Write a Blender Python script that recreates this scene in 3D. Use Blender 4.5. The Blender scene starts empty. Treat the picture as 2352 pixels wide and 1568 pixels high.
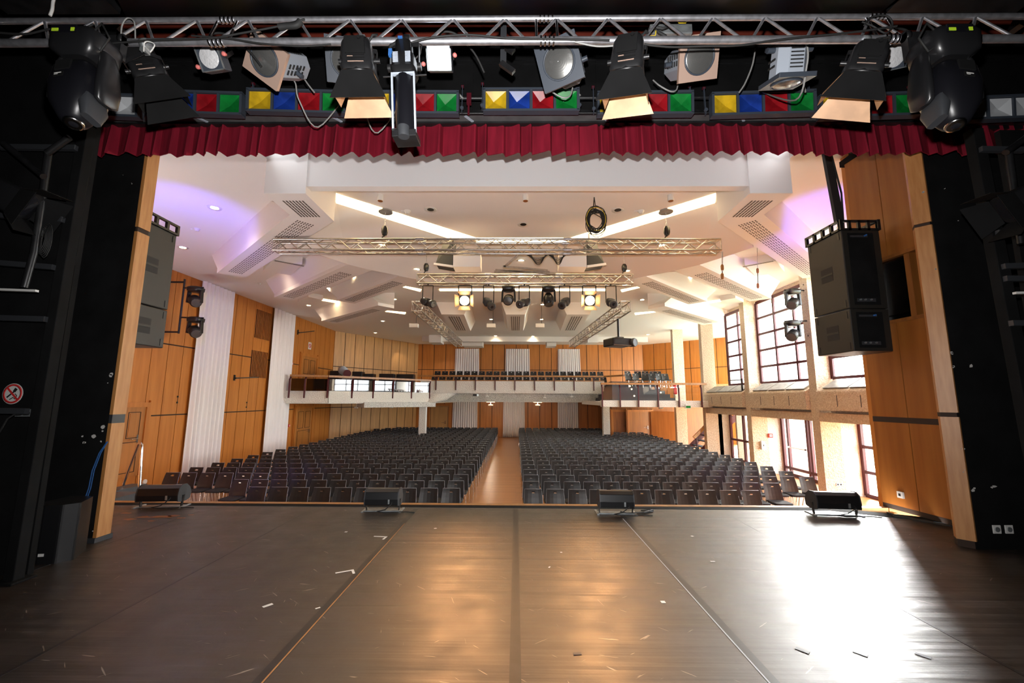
import bpy, math, random
from mathutils import Matrix, Vector
R = random.Random(7)
sc = bpy.context.scene
COL = sc.collection
V = Vector
PI = math.pi
# ---------------------------------------------------------------- camera (2352x1568 frame)
F, CX, CY = 950.0, 1176.0, 784.0
EYE = V((0, 0, 1.6))
PITCH, YAW, ROLL = math.atan(132 / 950), 0.0106, 0.0048
CM = Matrix.Rotation(YAW, 3, 'Z') @ Matrix.Rotation(PI / 2 + PITCH, 3, 'X') @ Matrix.Rotation(ROLL, 3, 'Z')
cd = bpy.data.cameras.new('camera'); cam = bpy.data.objects.new('camera', cd); COL.objects.link(cam)
cam.matrix_world = Matrix.Translation(EYE) @ CM.to_4x4()
cd.sensor_width = 36; cd.lens = F / 2352 * 36; cd.clip_start = .05; cd.clip_end = 300
sc.camera = cam

def U(px, py, X=None, Y=None, Z=None):
    """the point of the place on a known wall / depth / height plane that a sight line meets"""
    d = CM @ V(((px - CX) / F, -(py - CY) / F, -1))
    if Y is not None: t = Y / d.y
    elif Z is not None: t = (Z - EYE.z) / d.z
    else: t = X / d.x
    return EYE + d * t

# ---------------------------------------------------------------- materials
MATS = {}
def mat(name, col, rough=.6, metal=0, noise=None, bump=None, emit=None, spec=None, stretch=(1, 1, 1), col2=None, sheen=0, coat=0):
    m = bpy.data.materials.new(name); m.use_nodes = True
    nt = m.node_tree; b = nt.nodes['Principled BSDF']
    b.inputs['Base Color'].default_value = (*col, 1); b.inputs['Roughness'].default_value = rough
    b.inputs['Metallic'].default_value = metal
    if spec is not None: b.inputs['Specular IOR Level'].default_value = spec
    if sheen: b.inputs['Sheen Weight'].default_value = sheen
    if coat: b.inputs['Coat Weight'].default_value = coat; b.inputs['Coat Roughness'].default_value = .15
    if emit:
        b.inputs['Emission Color'].default_value = (*emit[0], 1); b.inputs['Emission Strength'].default_value = emit[1]
    if noise or bump:
        tc = nt.nodes.new('ShaderNodeTexCoord'); mp = nt.nodes.new('ShaderNodeMapping')
        mp.inputs['Scale'].default_value = stretch
        nt.links.new(tc.outputs['Object'], mp.inputs['Vector'])
    if noise:
        n = nt.nodes.new('ShaderNodeTexNoise'); n.inputs['Scale'].default_value = noise[0]; n.inputs['Detail'].default_value = 5
        nt.links.new(mp.outputs[0], n.inputs['Vector'])
        r = nt.nodes.new('ShaderNodeValToRGB')
        c2 = col2 or tuple(c * (1 - noise[1]) for c in col)
        r.color_ramp.elements[0].color = (*c2, 1); r.color_ramp.elements[0].position = .35
        r.color_ramp.elements[1].color = (*col, 1); r.color_ramp.elements[1].position = .65
        nt.links.new(n.outputs['Fac'], r.inputs[0]); nt.links.new(r.outputs[0], b.inputs['Base Color'])
    if bump:
        n2 = nt.nodes.new('ShaderNodeTexNoise'); n2.inputs['Scale'].default_value = bump[0]; n2.inputs['Detail'].default_value = 4
        nt.links.new(mp.outputs[0], n2.inputs['Vector'])
        bn = nt.nodes.new('ShaderNodeBump'); bn.inputs['Strength'].default_value = bump[1]; bn.inputs['Distance'].default_value = bump[2] if len(bump) > 2 else .02
        nt.links.new(n2.outputs['Fac'], bn.inputs['Height']); nt.links.new(bn.outputs[0], b.inputs['Normal'])
    MATS[name] = m
    return m

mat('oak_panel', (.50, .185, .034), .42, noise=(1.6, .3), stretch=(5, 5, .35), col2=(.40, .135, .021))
mat('oak_strip', (.50, .235, .075), .45, noise=(4, .3), stretch=(6, 6, .7), col2=(.40, .165, .045))
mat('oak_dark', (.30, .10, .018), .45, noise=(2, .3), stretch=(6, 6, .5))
mat('oak_pale', (.58, .31, .11), .45, noise=(2, .25), stretch=(5, 5, .35))
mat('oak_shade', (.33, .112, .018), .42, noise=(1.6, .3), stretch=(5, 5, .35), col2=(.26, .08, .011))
mat('groove', (.03, .014, .007), .8)
mat('oak_trim', (.42, .19, .055), .4, noise=(3, .3), stretch=(3, 3, 3))
mat('black_paint', (.0085, .0085, .0088), .85, noise=(3, .4), spec=.12)
mat('black_steel', (.014, .014, .015), .38, noise=(9, .5))
mat('black_plastic', (.010, .010, .011), .32)
mat('black_gloss', (.006, .006, .008), .34, spec=.35)
mat('black_case', (.017, .0155, .013), .5, bump=(400, .3, .002))
mat('charcoal', (.03, .032, .036), .5)
mat('ledge_grey', (.11, .11, .11), .6, noise=(8, .3))
mat('chip', (.55, .53, .50), .8)
mat('plaster', (.80, .775, .765), .85)
mat('plaster_band', (.86, .86, .86), .8)
mat('vent_slot', (.10, .085, .075), .8)
mat('concrete', (.80, .67, .53), .92, noise=(22, .2), bump=(26, 1, .05), col2=(.63, .49, .35))
mat('concrete_white', (.86, .83, .78), .92, noise=(22, .1), bump=(26, 1, .05))
mat('concrete_grey', (.84, .82, .78), .95, noise=(30, .55), bump=(30, 1, .04))
mat('velvet', (.25, .009, .026), .8, noise=(5, .3), spec=.2, stretch=(3, 3, .4))
mat('curtain', (.80, .76, .76), .85, noise=(3, .06), stretch=(4, 4, .3))
mat('chrome', (.75, .75, .76), .16, metal=1)
mat('aluminium', (.62, .60, .57), .28, metal=1, noise=(14, .25))
mat('steel', (.62, .62, .66), .38, metal=.85, noise=(20, .3))
mat('slate', (.045, .055, .072), .42)
mat('cool_grey', (.36, .40, .46), .45)
mat('zinc', (.42, .45, .46), .4, metal=.7, noise=(12, .4))
mat('copper_plate', (.55, .38, .30), .38, metal=.35)
mat('fabric', (.016, .0145, .0135), .8, noise=(60, .3), bump=(300, .2, .002))
mat('shell', (.0185, .0182, .0188), .42, spec=.4)
mat('maroon', (.075, .006, .013), .4)
mat('white_plastic', (.72, .71, .68), .5)
mat('red_plastic', (.62, .03, .03), .45)
mat('orange_plastic', (.85, .22, .05), .45)
mat('salmon', (.75, .20, .18), .5)
mat('rubber', (.012, .012, .012), .7)
mat('grey_cable', (.28, .28, .27), .6)
mat('blue_cable', (.03, .12, .35), .5)
mat('yellow_cable', (.75, .55, .02), .5)
mat('lime', (.50, .75, .03), .5)
mat('silver', (.85, .85, .86), .4, metal=.35, bump=(40, .6, .01))
mat('red_wall', (.26, .035, .016), .7, noise=(2, .4))
mat('lens', (.26, .26, .25), .22, metal=.75)
mat('lens_dark', (.012, .012, .015), .18, spec=.4)
mat('door_leaf', (.42, .16, .034), .4, noise=(1.5, .25), stretch=(6, 6, .4))
mat('lawn', (.55, .60, .42), .95, noise=(3, .2))
mat('paving', (.72, .72, .70), .9)
mat('carpet_step', (.075, .085, .10), .9)
mat('metal_grille', (.33, .31, .28), .5, noise=(6, .4))
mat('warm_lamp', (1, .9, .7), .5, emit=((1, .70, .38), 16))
mat('strip_light', (1, .95, .85), .5, emit=((1, .74, .38), 11))
mat('lamp_hot', (1, .9, .75), .5, emit=((1, .72, .38), 60))
mat('lamp_soft', (1, .9, .75), .5, emit=((1, .66, .36), 4))
mat('led_white', (.9, .95, 1), .5, emit=((.85, .93, 1), 2.2))
mat('led_blue', (.2, .2, 1), .5, emit=((.12, .08, 1), 5))
mat('flap_lit', (.50, .29, .155), .5, metal=.2, noise=(5, .35))  # barn door flap with the warm lamp light put into its colour
for nm, c in (('yellow', (.66, .42, .015)), ('blue', (.012, .045, .30)), ('red', (.34, .008, .014)), ('green', (.006, .22, .035))):
    mat('gel_' + nm, c, .35, spec=.3, noise=(7, .45))
mat('gel_clear', (.62, .64, .66), .2, spec=.6)

def glass_mat(name, tint, refl):
    m = bpy.data.materials.new(name); m.use_nodes = True; nt = m.node_tree
    nt.nodes.remove(nt.nodes['Principled BSDF'])
    t = nt.nodes.new('ShaderNodeBsdfTransparent'); t.inputs[0].default_value = (*tint, 1)
    g = nt.nodes.new('ShaderNodeBsdfGlossy'); g.inputs['Roughness'].default_value = .03
    mx = nt.nodes.new('ShaderNodeMixShader'); mx.inputs[0].default_value = refl
    nt.links.new(t.outputs[0], mx.inputs[1]); nt.links.new(g.outputs[0], mx.inputs[2])
    nt.links.new(mx.outputs[0], nt.nodes['Material Output'].inputs[0]); MATS[name] = m
glass_mat('glass', (.96, .97, .97), .05)
glass_mat('glass_smoke', (.20, .195, .19), .13)

def stage_vinyl():
    m = bpy.data.materials.new('stage_vinyl'); m.use_nodes = True; nt = m.node_tree; b = nt.nodes['Principled BSDF']
    N = nt.nodes.new; L = nt.links.new
    tc = N('ShaderNodeTexCoord')
    def noise(sc_, detail, stretch, rot=0):
        m0 = N('ShaderNodeMapping'); m0.inputs['Rotation'].default_value = (0, 0, rot); L(tc.outputs['Object'], m0.inputs[0])
        mp = N('ShaderNodeMapping'); mp.inputs['Scale'].default_value = stretch; L(m0.outputs[0], mp.inputs[0]); n = N('ShaderNodeTexNoise'); n.inputs['Scale'].default_value = sc_; n.inputs['Detail'].default_value = detail
        L(mp.outputs[0], n.inputs['Vector']); return n.outputs['Fac']
    def ramp(f, p0, p1, c0, c1):
        r = N('ShaderNodeValToRGB'); e = r.color_ramp.elements
        e[0].position = p0; e[1].position = p1; e[0].color = (*c0, 1); e[1].color = (*c1, 1); L(f, r.inputs[0]); return r.outputs[0]
    base = ramp(noise(2.2, 6, (1, 1, 1)), .3, .75, (.017, .0115, .0082), (.029, .0200, .0145))
    masks = []
    for rot, p in ((.7, .722), (-.6, .728), (1.3, .74), (.15, .735)):
        masks.append(ramp(noise(7, 2, (.5, 6, 1), rot), p, p + .02, (0, 0, 0), (1, 1, 1)))
    mx = masks[0]
    for k in masks[1:]:
        a = N('ShaderNodeMix'); a.data_type = 'RGBA'; a.blend_type = 'LIGHTEN'; a.inputs[0].default_value = 1
        L(mx, a.inputs[6]); L(k, a.inputs[7]); mx = a.outputs[2]
    c = N('ShaderNodeMix'); c.data_type = 'RGBA'; L(mx, c.inputs[0]); L(base, c.inputs[6]); c.inputs[7].default_value = (.22, .185, .15, 1)
    L(c.outputs[2], b.inputs['Base Color'])
    rr = ramp(noise(3.5, 5, (1, 1, 1)), .3, .7, (.36, .36, .36), (.50, .50, .50)); L(rr, b.inputs['Roughness'])
    b.inputs['Specular IOR Level'].default_value = .8
    bn = N('ShaderNodeBump'); bn.inputs['Strength'].default_value = .55; bn.inputs['Distance'].default_value = .02
    L(noise(1.5, 3, (.22, 4.5, 1)), bn.inputs['Height'])
    b2 = N('ShaderNodeBump'); b2.inputs['Strength'].default_value = .12; b2.inputs['Distance'].default_value = .004
    L(noise(30, 4, (1, 1, 1)), b2.inputs['Height']); L(bn.outputs[0], b2.inputs['Normal']); L(b2.outputs[0], b.inputs['Normal'])
    MATS['stage_vinyl'] = m
stage_vinyl()

def parquet():
    m = bpy.data.materials.new('parquet'); m.use_nodes = True; nt = m.node_tree; b = nt.nodes['Principled BSDF']
    N = nt.nodes.new; L = nt.links.new
    tc = N('ShaderNodeTexCoord'); br = N('ShaderNodeTexBrick')
    br.inputs['Scale'].default_value = 1; br.inputs['Brick Width'].default_value = 1.6; br.inputs['Row Height'].default_value = .12
    br.inputs['Mortar Size'].default_value = .003
    br.inputs['Color1'].default_value = (.52, .24, .085, 1); br.inputs['Color2'].default_value = (.43, .185, .06, 1); br.inputs['Mortar'].default_value = (.28, .11, .03, 1)
    L(tc.outputs['Object'], br.inputs['Vector']); L(br.outputs['Color'], b.inputs['Base Color'])
    b.inputs['Roughness'].default_value = .28
    MATS['parquet'] = m
parquet()

# ---------------------------------------------------------------- mesh building
ROOTM = {}
def basis(z, x=None):
    z = z.normalized()
    x = V(x) if x is not None else (V((1, 0, 0)) if abs(z.x) < .9 else V((0, 1, 0)))
    y = z.cross(x).normalized(); x = y.cross(z).normalized()
    return x, y, z

class MB:
    def __init__(s, M=None): s.v = []; s.f = []; s.mi = []; s.sm = []; s.M = M
    def add(s, vs, fs, mi=0, smooth=False):
        b = len(s.v); M = s.M
        s.v.extend([M @ V(p) for p in vs] if M else [V(p) for p in vs])
        for f in fs: s.f.append(tuple(i + b for i in f)); s.mi.append(mi); s.sm.append(smooth)
        return s
    def hexa(s, p, mi=0):   # 8 points: bottom ring then top ring
        return s.add(p, [(3, 2, 1, 0), (4, 5, 6, 7), (0, 1, 5, 4), (1, 2, 6, 5), (2, 3, 7, 6), (3, 0, 4, 7)], mi)
    def box(s, c, d, mi=0, M=None):
        x, y, z = d[0] / 2, d[1] / 2, d[2] / 2
        p = [V(q) for q in ((-x, -y, -z), (x, -y, -z), (x, y, -z), (-x, y, -z), (-x, -y, z), (x, -y, z), (x, y, z), (-x, y, z))]
        p = [(M @ q if M else q) + V(c) for q in p]
        return s.hexa(p, mi)
    def span(s, lo, hi, mi=0):
        return s.box([(a + b) / 2 for a, b in zip(lo, hi)], [abs(b - a) for a, b in zip(lo, hi)], mi)
    def bar(s, a, b, w, h, mi=0, up=(0, 0, 1)):   # rectangular bar from a to b, w sideways, h along up
        a, b = V(a), V(b); d = (b - a).normalized(); sd = d.cross(V(up))
        if sd.length < 1e-4: sd = d.cross(V((0, 1, 0)))
        sd.normalize(); u = sd.cross(d)
        q = [(-1, -1), (1, -1), (1, 1), (-1, 1)]
        return s.hexa([a + sd * (i * w / 2) + u * (j * h / 2) for i, j in q] + [b + sd * (i * w / 2) + u * (j * h / 2) for i, j in q], mi)
    def tube(s, a, b, r, n=8, mi=0, r2=None):
        a, b = V(a), V(b); r2 = r if r2 is None else r2
        if (b - a).length < 1e-6: return s
        x, y, z = basis(b - a); vs = []
        for p, rr in ((a, r), (b, r2)):
            for i in range(n):
                t = 2 * PI * i / n; vs.append(p + x * (rr * math.cos(t)) + y * (rr * math.sin(t)))
        s.add(vs, [(i, (i + 1) % n, n + (i + 1) % n, n + i) for i in range(n)], mi, True)
        return s.add(vs, [tuple(range(n - 1, -1, -1)), tuple(range(n, 2 * n))], mi)
    def path(s, pts, r, n=6, mi=0, closed=False):
        pts = [V(p) for p in pts]; vs = []; m = len(pts); x = None
        for i, p in enumerate(pts):
            a = pts[i - 1] if i or closed else p; b = pts[(i + 1) % m] if i < m - 1 or closed else p
            d = (b - a).normalized()
            if x is None: x, y, _ = basis(d)
            else:
                x = (x - d * x.dot(d)).normalized(); y = d.cross(x)
            for k in range(n):
                t = 2 * PI * k / n; vs.append(p + x * (r * math.cos(t)) + y * (r * math.sin(t)))
        fs = []
        for i in range(m if closed else m - 1):
            j = (i + 1) % m
            fs += [(i * n + k, i * n + (k + 1) % n, j * n + (k + 1) % n, j * n + k) for k in range(n)]
        s.add(vs, fs, mi, True)
        if not closed: s.add(vs, [tuple(range(n - 1, -1, -1)), tuple(range((m - 1) * n, m * n))], mi)
        return s
    def lathe(s, prof, n=20, M=None, mi=0, smooth=True):   # profile of (radius, z)
        vs = []
        for r, z in prof:
            for i in range(n):
                t = 2 * PI * i / n; q = V((r * math.cos(t), r * math.sin(t), z)); vs.append(M @ q if M else q)
        fs = [(k * n + i, k * n + (i + 1) % n, (k + 1) * n + (i + 1) % n, (k + 1) * n + i) for k in range(len(prof) - 1) for i in range(n)]
        s.add(vs, fs, mi, smooth)
        if prof[0] == prof[-1] and len(prof) > 2: return s
        ends = []
        if prof[0][0] > 1e-5: ends.append(tuple(range(n - 1, -1, -1)))
        if prof[-1][0] > 1e-5: ends.append(tuple(range((len(prof) - 1) * n, len(prof) * n)))
        return s.add(vs, ends, mi) if ends else s
    def loft(s, secs, n=20, M=None, mi=0):   # sections (z, half x, half y, exponent, cx, cy)
        vs = []
        for z, hx, hy, e, cx, cy in secs:
            for i in range(n):
                t = 2 * PI * (i + .5) / n; c, q = math.cos(t), math.sin(t)
                p = V((cx + hx * math.copysign(abs(c) ** (2 / e), c), cy + hy * math.copysign(abs(q) ** (2 / e), q), z)); vs.append(M @ p if M else p)
        k = len(secs)
        s.add(vs, [(j * n + i, j * n + (i + 1) % n, (j + 1) * n + (i + 1) % n, (j + 1) * n + i) for j in range(k - 1) for i in range(n)], mi, True)
        return s.add(vs, [tuple(range(n - 1, -1, -1)), tuple(range((k - 1) * n, k * n))], mi)
    def prism(s, bot, top, mi=0, mis=None):   # same number of points in both rings
        n = len(bot); vs = list(bot) + list(top)
        s.add(vs, [tuple(range(n - 1, -1, -1))], mi); s.add(vs, [tuple(range(n, 2 * n))], mi)
        return s.add(vs, [(i, (i + 1) % n, n + (i + 1) % n, n + i) for i in range(n)], mi if mis is None else mis)
    def poly(s, pts, th, nrm, mi=0):
        d = V(nrm).normalized() * th
        return s.prism([V(p) for p in pts], [V(p) + d for p in pts], mi)
    def obj(s, name, mats, parent=None, local=False, bevel=0, flip=True):
        me = bpy.data.meshes.new(name)
        vs = s.v
        if parent is not None and not local:
            inv = ROOTM[parent.name].inverted(); vs = [inv @ p for p in vs]
        me.from_pydata([tuple(p) for p in vs], [], s.f)
        for k in (mats if isinstance(mats, (list, tuple)) else [mats]): me.materials.append(MATS[k])
        me.polygons.foreach_set('material_index', s.mi); me.polygons.foreach_set('use_smooth', s.sm)
        me.validate(); me.update()
        if flip:
            import bmesh
            bm = bmesh.new(); bm.from_mesh(me); bmesh.ops.recalc_face_normals(bm, faces=bm.faces); bm.to_mesh(me); bm.free()
        o = bpy.data.objects.new(name, me); COL.objects.link(o)
        if parent is not None:
            o.parent = parent; ROOTM[o.name] = ROOTM[parent.name]
        else: ROOTM[o.name] = Matrix.Identity(4)
        if bevel:
            b = o.modifiers.new('bevel', 'BEVEL'); b.width = bevel; b.segments = 2; b.limit_method = 'ANGLE'
        return o

def tag(o, label, cat, group=None, kind=None):
    o['label'] = label; o['category'] = cat
    if group: o['group'] = group
    if kind: o['kind'] = kind
    return o
def thing(name, label, cat, loc=(0, 0, 0), M=None, group=None, kind=None):
    o = bpy.data.objects.new(name, None); COL.objects.link(o); o.empty_display_size = .1
    Mx = M if M is not None else Matrix.Translation(V(loc))
    o.matrix_world = Mx; ROOTM[o.name] = Mx.copy()
    return tag(o, label, cat, group, kind)
def struct(mb, name, mats, label, cat, **k):
    return tag(mb.obj(name, mats, **k), label, cat, kind='structure')
def dup(root, M, label, group=None):
    r = root.copy(); COL.objects.link(r); r.matrix_world = M; ROOTM[r.name] = M.copy(); r['label'] = label
    if group: r['group'] = group
    for ch in root.children:
        c = ch.copy(); COL.objects.link(c); c.parent = r
        for g in ch.children:
            d = g.copy(); COL.objects.link(d); d.parent = c
    return r
def frame(loc, z, x=None):
    x_, y_, z_ = basis(V(z), x)
    M = Matrix((x_, y_, z_)).transposed().to_4x4(); M.translation = V(loc); return M
def spl(P_, k=6):   # smooth curve through points
    P_ = [V(p) for p in P_]; Q = []
    for i in range(len(P_) - 1):
        p0, p1, p2, p3 = P_[max(0, i - 1)], P_[i], P_[i + 1], P_[min(len(P_) - 1, i + 2)]
        for j in range(k):
            t = j / k; Q.append(.5 * ((2 * p1) + (p2 - p0) * t + (2 * p0 - 5 * p1 + 4 * p2 - p3) * t * t + (3 * p1 - p0 - 3 * p2 + p3) * t ** 3))
    return Q + [P_[-1]]
def lerp(a, b, t): return V(a) + (V(b) - V(a)) * t
def sag(a, b, drop, n=14, wob=0):
    return [lerp(a, b, i / n) + V((0, 0, -4 * drop * (i / n) * (1 - i / n))) + V((R.uniform(-wob, wob), R.uniform(-wob, wob), R.uniform(-wob, wob))) * (0 < i < n) for i in range(n + 1)]
ORD = 'first second third fourth fifth sixth seventh eighth ninth tenth eleventh twelfth thirteenth fourteenth fifteenth sixteenth seventeenth eighteenth nineteenth twentieth'.split()
# ================================================================ THE SETTING
HF, CE = -1.3, 5.85          # hall floor and ceiling heights (stage floor = 0)
XL, XC, XG, XW, YB = -11.6, 9.5, 11.25, 10.0, 32.3   # left wall, column faces, lower glazing, upper windows, back wall
# stage floor with apron
m = MB()
m.poly([(-7, -3.5, -.06), (7, -3.5, -.06), (7, 5.6, -.06), (5.72, 5.75, -.06), (4.6, 6.40, -.06), (-6.5, 6.40, -.06), (-7, 6.40, -.06)], .06, (0, 0, 1))
st = struct(m, 'floor_stage', 'stage_vinyl', 'worn dark brown vinyl stage floor in long strips with white scuffs', 'floor')
m = MB()
for x in (-1.46, 0.0, 1.48):
    m.span((x - .035, -2.5, 0), (x + .035, 6.36, .0012))
for x in (-2.98, 3.0, -4.5):
    m.span((x - .012, -2.5, 0), (x + .012, 6.1, .0012))
m.obj('floor_seam', 'black_steel', st)
m = MB()
m.span((-1.44, -2.5, 0), (-1.43, 5.6, .002))
m.obj('seam_edge', 'oak_trim', st)
m = MB(); m.span((1.448, -2.5, 0), (1.458, 5.9, .002)); m.obj('seam_edge', 'cool_grey', st)
m = MB(); rr = random.Random(12)
for px, py, s in ((300, 1192, .10), (335, 1187, .13), (372, 1186, .16), (400, 1184, .12), (418, 1189, .08), (350, 1196, .07), (290, 1178, .09), (440, 1182, .05)):
    c = U(px, py, Z=.0008); n = 9
    m.poly([c + V((s * rr.uniform(.5, 1.2) * math.cos(2 * PI * k / n), s * .45 * rr.uniform(.3, 1.2) * math.sin(2 * PI * k / n), 0)) for k in range(n)], .0006, (0, 0, 1))
m.obj('worn_patch', 'oak_dark', st)
m = MB(); m.poly([(-6.5, 6.43, -.05), (4.58, 6.43, -.05), (5.75, 5.80, -.05), (5.9, 6.0, -.05), (4.66, 6.62, -.05), (-6.5, 6.56, -.05)], .05, (0, 0, 1))
m.obj('stage_border', 'black_paint', st)
m = MB(); m.span((-6.5, 6.56, -.06), (5.6, 6.66, .004)); m.span((-7, 6.5, HF), (5.7, 6.62, -.06))
struct(m, 'trim_stage_edge', 'oak_trim', 'narrow oak nosing strip along the front edge of the stage', 'trim')
# hall floor
m = MB(); m.span((-12.2, 6.4, HF - .1), (15.5, 33, HF))
struct(m, 'floor_hall', 'parquet', 'orange wood strip parquet floor of the hall', 'floor')
# ceiling
m = MB(); m.span((-12.4, 7.0, CE), (10.7, 33.2, CE + .2)); m.span((-12.4, 4.9, CE), (-4.5, 7.0, CE + .2)); m.span((4.84, 4.9, CE), (11.6, 7.0, CE + .2)); m.span((-4.6, 4.9, 6.4), (5, 7.1, 6.5)); m.span((10.7, 19.46, CE), (15.6, 33.2, CE + .2))
struct(m, 'ceiling', 'plaster', 'white plaster ceiling of the hall', 'ceiling')

def panelled(name, a, b, z0, z1, joints, rails, label, mats=('groove', 'oak_panel'), nrm=1, g=.011):
    """timber wall from a to b (plan points); panels stand on a dark backing, leaving narrow grooves at joints (metres along) and rails (heights)"""
    a, b = V((*a, 0)), V((*b, 0)); L = (b - a).length; d = (b - a) / L; n = V((-d.y, d.x, 0)) * nrm
    m = MB()
    def slab(s0, s1, h0, h1, t0, t1, mi):
        q = [a + d * s0 + n * t0, a + d * s1 + n * t0, a + d * s1 + n * t1, a + d * s0 + n * t1]
        m.hexa([p + V((0, 0, h0)) for p in q] + [p + V((0, 0, h1)) for p in q], mi)
    slab(0, L, z0, z1, -.12, 0, 0)
    xs = [0] + [j for j in joints if 0 < j < L] + [L]; hs = [z0] + list(rails) + [z1]
    for i in range(len(xs) - 1):
        for k in range(len(hs) - 1):
            slab(xs[i] + g, xs[i + 1] - g, hs[k] + (.022 if k else 0), hs[k + 1] - (.022 if k < len(hs) - 2 else 0), 0, .02, 1)
    return struct(m, name, list(mats), label, 'wall')

J = lambda L, w, o=0: [o + w * i for i in range(int(L / w) + 2) if o + w * i > .05]
# left wall: timber all the way, curtains hang in front
panelled('wall_left', (XL, 5.3), (XL, 26), HF, CE, J(21, .62, .2), (1.02, 3.35), 'orange timber panelled side wall with dark rails, left of the seating', nrm=-1)
panelled('wall_back_left', (XL, 26), (-7.6, YB + .2), HF, CE, J(8, .78), (1.02, 3.6), 'angled timber wall behind the left balcony', mats=('groove', 'oak_pale'), nrm=-1, g=.022)
panelled('wall_back', (-8.3, YB), (9.9, YB), HF, CE, J(17.5, .92), (1.5, 3.85), 'timber panelled rear wall of the hall', nrm=-1, g=.022)
panelled('wall_back_right', (9.9, YB), (14.6, 28.0), HF, CE, J(7, .9), (1.5, 3.85), 'angled timber rear wall behind the right stairs', nrm=-1, g=.022)
m = MB(); m.span((14.5, 19.62, 1.3), (14.7, 28.5, 1.8)); m.span((14.5, 19.62, 5.4), (14.7, 28.5, CE)); m.span((10.0, 19.45, 1.3), (14.5, 19.6, CE)); m.span((10.75, 19.45, HF), (14.5, 19.6, 1.3))
struct(m, 'wall_stairwell', 'concrete_white', 'white rough wall around the stairs at the right', 'wall')
# front wall of the hall beside the stage opening (towards the seating)
m = MB(); m.span((-12.1, 4.98, HF), (-6.6, 5.2, CE)); m.span((-6.6, 4.98, HF), (-4.95, 5.2, CE + .1)); m.span((-6.7, 5.1, HF), (-6.5, 6.5, -.06))
struct(m, 'wall_front_left', 'oak_panel', 'timber wall beside the stage at the left', 'wall')
m = MB(); m.span((5.75, 6.72, HF), (11.6, 6.9, CE))
struct(m, 'wall_front_right', 'oak_panel', 'timber wall beside the stage at the right', 'wall')

# --- proscenium: black masking walls and oak reveals
YP = 4.81
m = MB(); m.span((-8, YP, 0), (-4.70, YP + .12, 7.2))
def chips(m, spots, y, mi=1):
    for px, py, s in spots:
        c = U(px, py, Y=y)
        for k in range(R.randint(1, 3)):
            n = R.randint(5, 8); q = c + V((R.uniform(-1, 1), 0, R.uniform(-1, 1))) * s * .8; r = s * R.uniform(.4, 1)
            m.poly([q + V((r * R.uniform(.5, 1.1) * math.cos(t * 2 * PI / n), 0, r * R.uniform(.35, 1) * math.sin(t * 2 * PI / n))) for t in range(n)], .0015, (0, -1, 0), mi)
chips(m, [(256, 857, .035), (236, 984, .04), (101, 975, .05), (96, 994, .05), (190, 1000, .04), (218, 1003, .03), (193, 1019, .025), (215, 1143, .04), (210, 1222, .02), (283, 403, .008), (303, 421, .008), (232, 1012, .02), (246, 881, .01)], YP)
struct(m, 'wall_proscenium_left', ['black_paint', 'chip'], 'black painted masking wall with chipped white spots, left of the stage opening', 'wall')
m = MB(); m.span((5.03, YP + .02, 0), (8.2, YP + .14, 7.2))
chips(m, [(2190, 815, .03), (2188, 845, .035), (2231, 840, .03), (2216, 1030, .03), (2240, 1120, .035), (2281, 1118, .03), (2144, 545, .015), (2148, 570, .015), (2150, 618, .012), (2202, 505, .012), (2170, 432, .01), (2120, 443, .02), (2215, 1082, .02)], YP + .02)
struct(m, 'wall_proscenium_right', ['black_paint', 'chip'], 'black painted masking wall with chipped white spots, right of the stage opening', 'wall')
# left oak reveal, two lengths with a dark joint and a plinth
m = MB()
for z0, z1 in ((.05, 1.30), (1.40, 3.62), (3.68, 7)):
    m.span((-4.70, YP - .006, z0), (-4.66, YP + .16, z1), 0)
m.span((-4.695, YP, .05), (-4.67, YP + .15, 7), 1); m.span((-4.70, YP - .004, 1.3), (-4.663, YP + .155, 1.4), 2); m.span((-4.95, YP - .03, 0), (-4.65, YP + .18, .05), 2)
struct(m, 'trim_proscenium_left', ['oak_strip', 'groove', 'charcoal'], 'pale oak edge strip at the left side of the stage opening', 'trim')
m = MB()
for z0, z1 in ((.08, 1.42), (1.47, 3.72), (3.76, 7)):
    q = [V((5.025, YP + .01, 0)), V((4.925, YP + .12, 0)), V((5.0, YP + .22, 0)), V((5.14, YP + .06, 0))]
    m.hexa([p + V((0, 0, z0)) for p in q] + [p + V((0, 0, z1)) for p in q], 0)
q = [V((5.04, YP + .02, 0)), V((4.94, YP + .13, 0)), V((5.0, YP + .22, 0)), V((5.14, YP + .06, 0))]
m.hexa(q + [p + V((0, 0, 7)) for p in q], 1)
struct(m, 'trim_proscenium_right', ['oak_strip', 'groove'], 'oak edge strip at the right side of the stage opening', 'trim')
# right splayed timber wall with the control booth opening
A, B = (5.72, 5.0), (5.61, 6.66)
m = MB()
def rw(y0, y1, z0, z1, t=.16, mi=0, off=0):
    f = lambda y: 5.72 - (y - 5.0) * .066
    q = [(f(y0) + off, y0), (f(y1) + off, y1), (f(y1) + off + t, y1), (f(y0) + off + t, y0)]
    m.hexa([V((*p, z0)) for p in q] + [V((*p, z1)) for p in q], mi)
zb0, zb1, yb0, yb1 = 2.78, 3.75, 5.28, 6.42
for y0, y1 in ((5.0, 6.105), (6.117, 6.66)):
    rw(y0, y1, .07, 1.28, mi=0); rw(y0, y1, 1.36, zb0, mi=0)
rw(5.0, yb0, zb0, zb1); rw(yb1, 6.66, zb0, zb1)
for y0, y1 in ((5.0, 6.105), (6.117, 6.66)): rw(y0, y1, zb1, 5.62)
rw(5.0, 6.66, 1.28, 1.36, t=.17, mi=1, off=-.006); rw(5.0, 6.67, 0, .07, t=.15, mi=1, off=.01); rw(6.100, 6.122, .07, zb0, t=.1, mi=1, off=.01)
struct(m, 'wall_right_splay', ['oak_shade', 'groove'], 'timber wall with a booth window, right of the stage opening', 'wall')
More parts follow.
